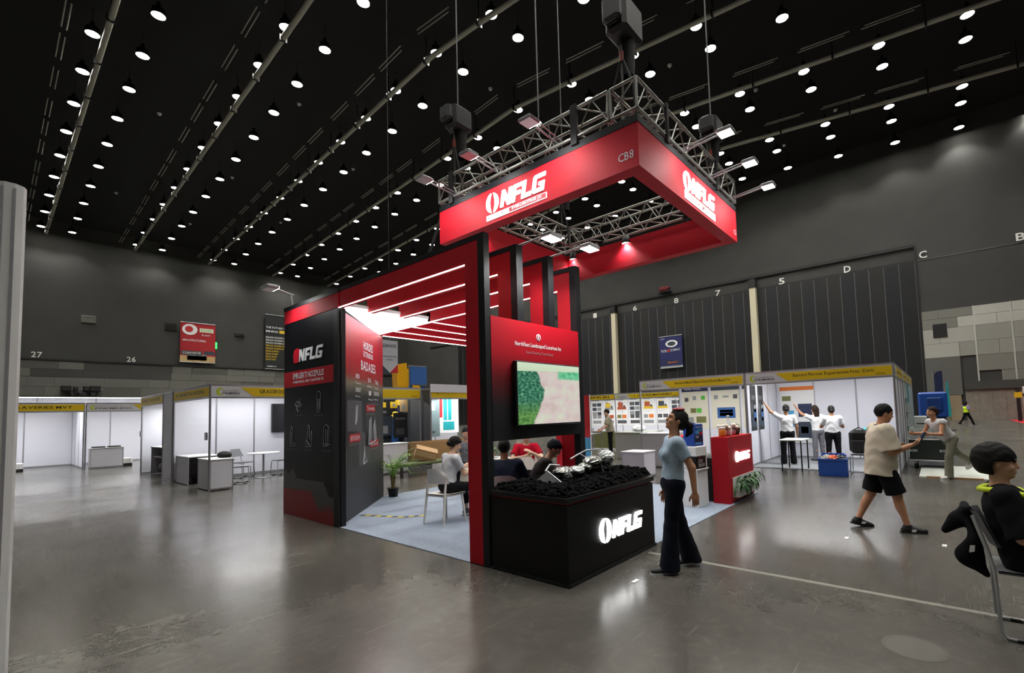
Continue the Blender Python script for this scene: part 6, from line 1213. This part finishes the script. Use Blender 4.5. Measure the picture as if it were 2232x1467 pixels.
# woman walking to the left, looking up at the screen
p = person('woman in light blue tee and flared navy trousers walking past the counter', (4.53, 2.13, 0), R(129.5), 1.60, .0065, lean=-3, thL=(9, 3), knL=4, thR=(-11, 3), knR=5, uaL=(-.48, .14, -1), faL=(-.06, .04, -1), uaR=(.05, -.18, -1), faR=(.2, -.02, -1), head=(0, 22), skin='tan', top=BLUE_T, sleeve=.62, hem=.015, loose=.012, bottom=NAVYP, bkind='long', flare=.045, shoes=SH_B, hair='pony', bust=1, curl=.4, toeR=-8, pnL=(0, -1, 0), pnR=(0, 1, 0), heelR=.02)
crumple(p['HP'](.02, 0, .118), (.062, .058, .022), 150, amp=.1).build('hair_clip', mat('red_clip', '9A2430', .4), p['t'], True)
# man with phone walking to the right
p = person('man in loose beige tee and black shorts looking at a phone', (7.40, .62, 0), R(-68), 1.61, .0065, lean=4, thR=(17, 3), knR=4, thL=(-14, 3), knL=12, uaR=(.18, -.12, -1), faR=(.90, .12, .36), uaL=(.05, .16, -1), faL=(.75, -.35, .1), head=(0, -16), skin='tan', build=1.14, top=BEIGE, sleeve=.90, hem=-.14, loose=.042, boxy=1, bottom=BLKC, bkind='shorts', shoes=SH_B, sole='202022', hair='short', curl=.5, curlR=.75, pnR=(-.1, .5, .9), pnL=(0, -1, .2), toeL=-14, heelL=.03)
w_ = p['wR']; f_ = p['fa'][1]; ph = thing('smartphone', 'dark phone held up by the man in beige', 'phone', (7.40, .62, 0), R(-68)); ORG[ph.name] = None
c_ = Vector(w_+f_*.115+np.array((.0, .01, .045))); u_ = Vector((.55, .0, .83)).normalized(); MB().prism([(-.036, -.075), (.036, -.075), (.036, .075), (-.036, .075)], c_, (0, 1, 0), u_, Vector((0, 1, 0)).cross(u_), .009).build('case', BLK, ph, True); MB().prism([(-.032, -.07), (.032, -.07), (.032, .07), (-.032, .07)], c_-Vector((0, 1, 0)).cross(u_)*.001, (0, 1, 0), u_, -Vector((0, 1, 0)).cross(u_), .0015).build('screen', mat('phone_screen', '223040', .2, emit=.4), ph, True)
MB().path([p['P'](.05, .055, .475), p['P'](-.03, .075, .50), p['P'](-.075, 0, .505), p['P'](-.03, -.075, .50), p['P'](.05, -.055, .475)], .007, 6).build('lanyard', mat('lanyard_blue', '2A2A5A', .7), p['t'], True)
for sd, n_ in ((1, p['aL']), (-1, p['aR'])): MB().prism([(0, 0), (.045, 0), (.055, .028), (.01, .028)], Vector(n_)+Vector((.02, -.046 if sd < 0 else -.044, -.06)), Ax, Az, NY, .003).build('shoe_mark', WPR, p['t'], True)
# boy on a chair at the right edge
bc = place(sc0, False, (4.62, -.43, 0), R(-90), 'grey sled chair under the boy at the right edge', 'chair at the right edge')
p = person('boy with bowl haircut in black hoodie with lime stripe, seated', (4.62, -.42, 0), R(-88), 1.62, .0065, sit=.53, lean=-15, thL=(82, 6), knL=78, thR=(82, 6), knR=78, uaL=(.25, .22, -1), faL=(.9, -.1, -.2), uaR=(.25, -.22, -1), faR=(.9, .1, -.2), head=(-6, -4), skin='fair', top=BLKC, sleeve=1.0, hem=-.05, loose=.028, boxy=1, bottom=BLKC, bkind='long', shoes=SH_B, hair='bowl', curl=.5, neck_r=.06)
HPb, Pb = p['HP'], p['P']
MB().path([Pb(.15, .13, .36), Pb(.10, .145, .42), Pb(.0, .135, .475), Pb(-.08, .09, .49), Pb(-.115, 0, .49), Pb(-.08, -.09, .49), Pb(.0, -.135, .475), Pb(.10, -.145, .42), Pb(.15, -.13, .36)], .02, 8).build('lime_stripe', mat('lime_reflective', 'D8F020', .5), p['t'], True)
jk = thing('hung_jacket', 'black jacket hanging over the back of the boy\'s chair', 'jacket', (4.62, -.43, 0), R(-90)); ORG[jk.name] = None
F = Field((-.60, -.45, .25), (-.15, .45, .95), .012)
F.cone((-.33, .0, .81), (-.33, .17, .81), .03, .03, .03); F.cone((-.33, .05, .79), (-.37, .03, .73), .04, .055, .03, (np.array((0., 1, 0)), 1.4)); F.cone((-.37, .03, .73), (-.45, .02, .64), .055, .025, .03, (np.array((0., 1, 0)), 1.4)); F.cone((-.33, .03, .78), (-.29, -.03, .60), .035, .05, .04, (np.array((1., 0, 0)), 1.8)); F.cone((-.29, -.03, .60), (-.33, .02, .47), .05, .075, .04, (np.array((0., 1, 0)), 1.4)); F.cone((-.33, .02, .47), (-.24, .0, .36), .07, .025, .04, (np.array((0., 1, 0)), 1.3)); F.ripple(.004, 30, 2.); F.build('cloth', BLKC, jk); MB().prism([(0, 0), (.03, .01), (.035, .055), (.008, .05)], (-.33, -.075, .52), Ax, Az, NY, .003).build('tag', WPR, jk, True)
# running worker
p = person('worker in white sleeveless top and olive trousers pushing a case', (13.0, -.12, 0), R(131), 1.62, .011, lean=38, thL=(20, 4), knL=14, thR=(-38, 4), knR=22, uaL=(.35, .2, -.9), faL=(.9, -.1, .05), uaR=(.35, -.2, -.9), faR=(.9, .1, .05), head=(0, 6), skin='tan', top=WHT, sleeve=.16, hem=-.02, loose=.02, bottom=OLIVE, bkind='long', flare=.02, shoes=SH_W, hair='bun', hairm=M_BROWN, heelR=.10, toeR=-35)
# far worker in vest
p = person('distant worker in lime safety vest walking right', (41.2, -1.35, 0), R(-50), 1.62, .02, thR=(26, 3), knR=4, thL=(-24, 3), knL=14, faR=(.9, 0, .1), skin='brown', top=LILAC, sleeve=.8, vest=LIME, bottom=BLKC, shoes=SH_B, hair='long')
# three women in the corner booth
p = person('woman in white tee reaching up left to hold the poster', (14.12, 3.23, .012), R(20), 1.62, .012, uaL=(.25, .75, .55), faL=(.2, .5, .85), uaR=(.05, -.3, -1), faR=(.25, -.05, -1), skin='brown', top=WHT, sleeve=.7, hem=.03, loose=.018, bottom=BLKC, flare=.025, shoes=SH_B, hair='bun', bust=1, build=1.05)
p = person('woman in white tee with grey trousers stretching one arm up at right of poster', (15.3, 2.70, .012), R(40), 1.58, .012, side=-6, uaL=(.1, .9, .45), faL=(.0, .6, .8), uaR=(.3, -.3, -.9), skin='tan', top=WHT, sleeve=.65, hem=.02, bottom=cloth('grey_trousers', '6A6A70'), shoes=SH_B, hair='long', hairm=M_BROWN, bust=1)
p = person('woman with dark ponytail in white tee standing with her back turned', (14.4, 2.2, .012), R(15), 1.56, .012, uaL=(.35, .3, -.85), faL=(.85, -.25, .1), uaR=(.35, -.3, -.85), faR=(.85, .25, .1), skin='brown', top=WHT, sleeve=.7, hem=.0, loose=.02, bottom=BLKC, shoes=SH_B, hair='pony', bust=1, build=1.12, head=(0, -10))
# seated in the stand
p = person('seated woman in pale grey tee and black trousers writing at the table', (4.60, 5.82, .009), R(-8), 1.60, .008, sit=.53, lean=10, thL=(82, 8), knL=74, thR=(86, 6), knR=60, uaL=(.45, .15, -.9), faL=(.85, -.1, .25), uaR=(.45, -.15, -.9), faR=(.85, .1, .25), head=(-8, -22), skin='light', top=GREYT, sleeve=.62, hem=.02, loose=.014, bottom=BLKC, bkind='crop', shoes=SH_G, hair='bun', bust=1)
p = person('man in navy tee sitting with his back to the counter', (4.5, 4.5, .009), R(42), 1.60, .009, sit=.50, lean=12, thL=(84, 10), knL=82, thR=(84, 10), knR=82, uaL=(.3, .35, -.85), faL=(.8, -.2, .2), uaR=(.3, -.35, -.85), faR=(.8, .2, .2), skin='tan', build=1.08, top=NAVYT, sleeve=.9, hem=-.03, loose=.028, boxy=1, bottom=BLKC, shoes=SH_B, hair='short', head=(0, -4))
p = person('person in red tee with raised forearm facing the viewer', (6.62, 6.02, .009), R(222), 1.66, .010, sit=.53, lean=6, thL=(84, 10), knL=82, thR=(84, 10), knR=82, uaL=(.45, .35, -.6), faL=(.35, -.75, .45), uaR=(.45, -.3, -.6), faR=(.3, .85, .2), skin='light', top=REDT, sleeve=.65, bottom=BLKC, shoes=SH_B, hair='short', head=(0, 0))
ch_r = place(ch0, False, (6.66, 6.06, .009), R(222), 'white plastic chair under the person in red tee', G_CH)
p = person('man in charcoal shirt and dark cap bent over papers', (4.92, 4.36, .009), R(-48), 1.64, .009, sit=.51, lean=26, thL=(84, 10), knL=82, thR=(84, 10), knR=82, uaL=(.45, .25, -.8), faL=(.85, -.3, -.15), uaR=(.40, -.3, -.85), faR=(.9, .2, -.05), head=(-4, -30), skin='fair', build=1.05, top=DKGREY, sleeve=.9, hem=-.03, loose=.026, boxy=1, bottom=BLKC, shoes=SH_B, hair='cap')
place(ch0, False, (4.88, 4.40, .009), R(-48), 'white plastic chair under the man in the dark cap', G_CH)
p = person('man in dark cap and mottled grey shirt sitting behind the seated woman', (6.9, 8.05, .009), R(225), 1.68, .013, sit=.53, lean=4, thL=(84, 10), knL=82, thR=(84, 10), knR=82, uaL=(.45, .25, -.8), faL=(.85, -.3, .1), uaR=(.45, -.25, -.8), faR=(.85, .3, .1), skin='fair', top=mat('mottled_shirt', '6A6E74', .9, noise=.6, nscale=25), sleeve=.8, bottom=BLKC, shoes=SH_B, hair='cap', head=(0, -8))
place(ch0, False, (6.95, 8.10, .009), R(225), 'white plastic chair under the man in mottled shirt', G_CH)
p = person('man in khaki tee standing at the poster booths', (15.1, 9.5, 0), R(128), 1.68, .012, lean=8, uaL=(.3, .2, -.9), faL=(.7, .0, -.5), uaR=(.3, -.2, -.9), faR=(.75, 0, -.5), skin='fair', top=KHAKI, sleeve=.85, hem=-.05, loose=.026, boxy=1, bottom=BLKC, shoes=SH_B, hair='short', head=(0, -12))
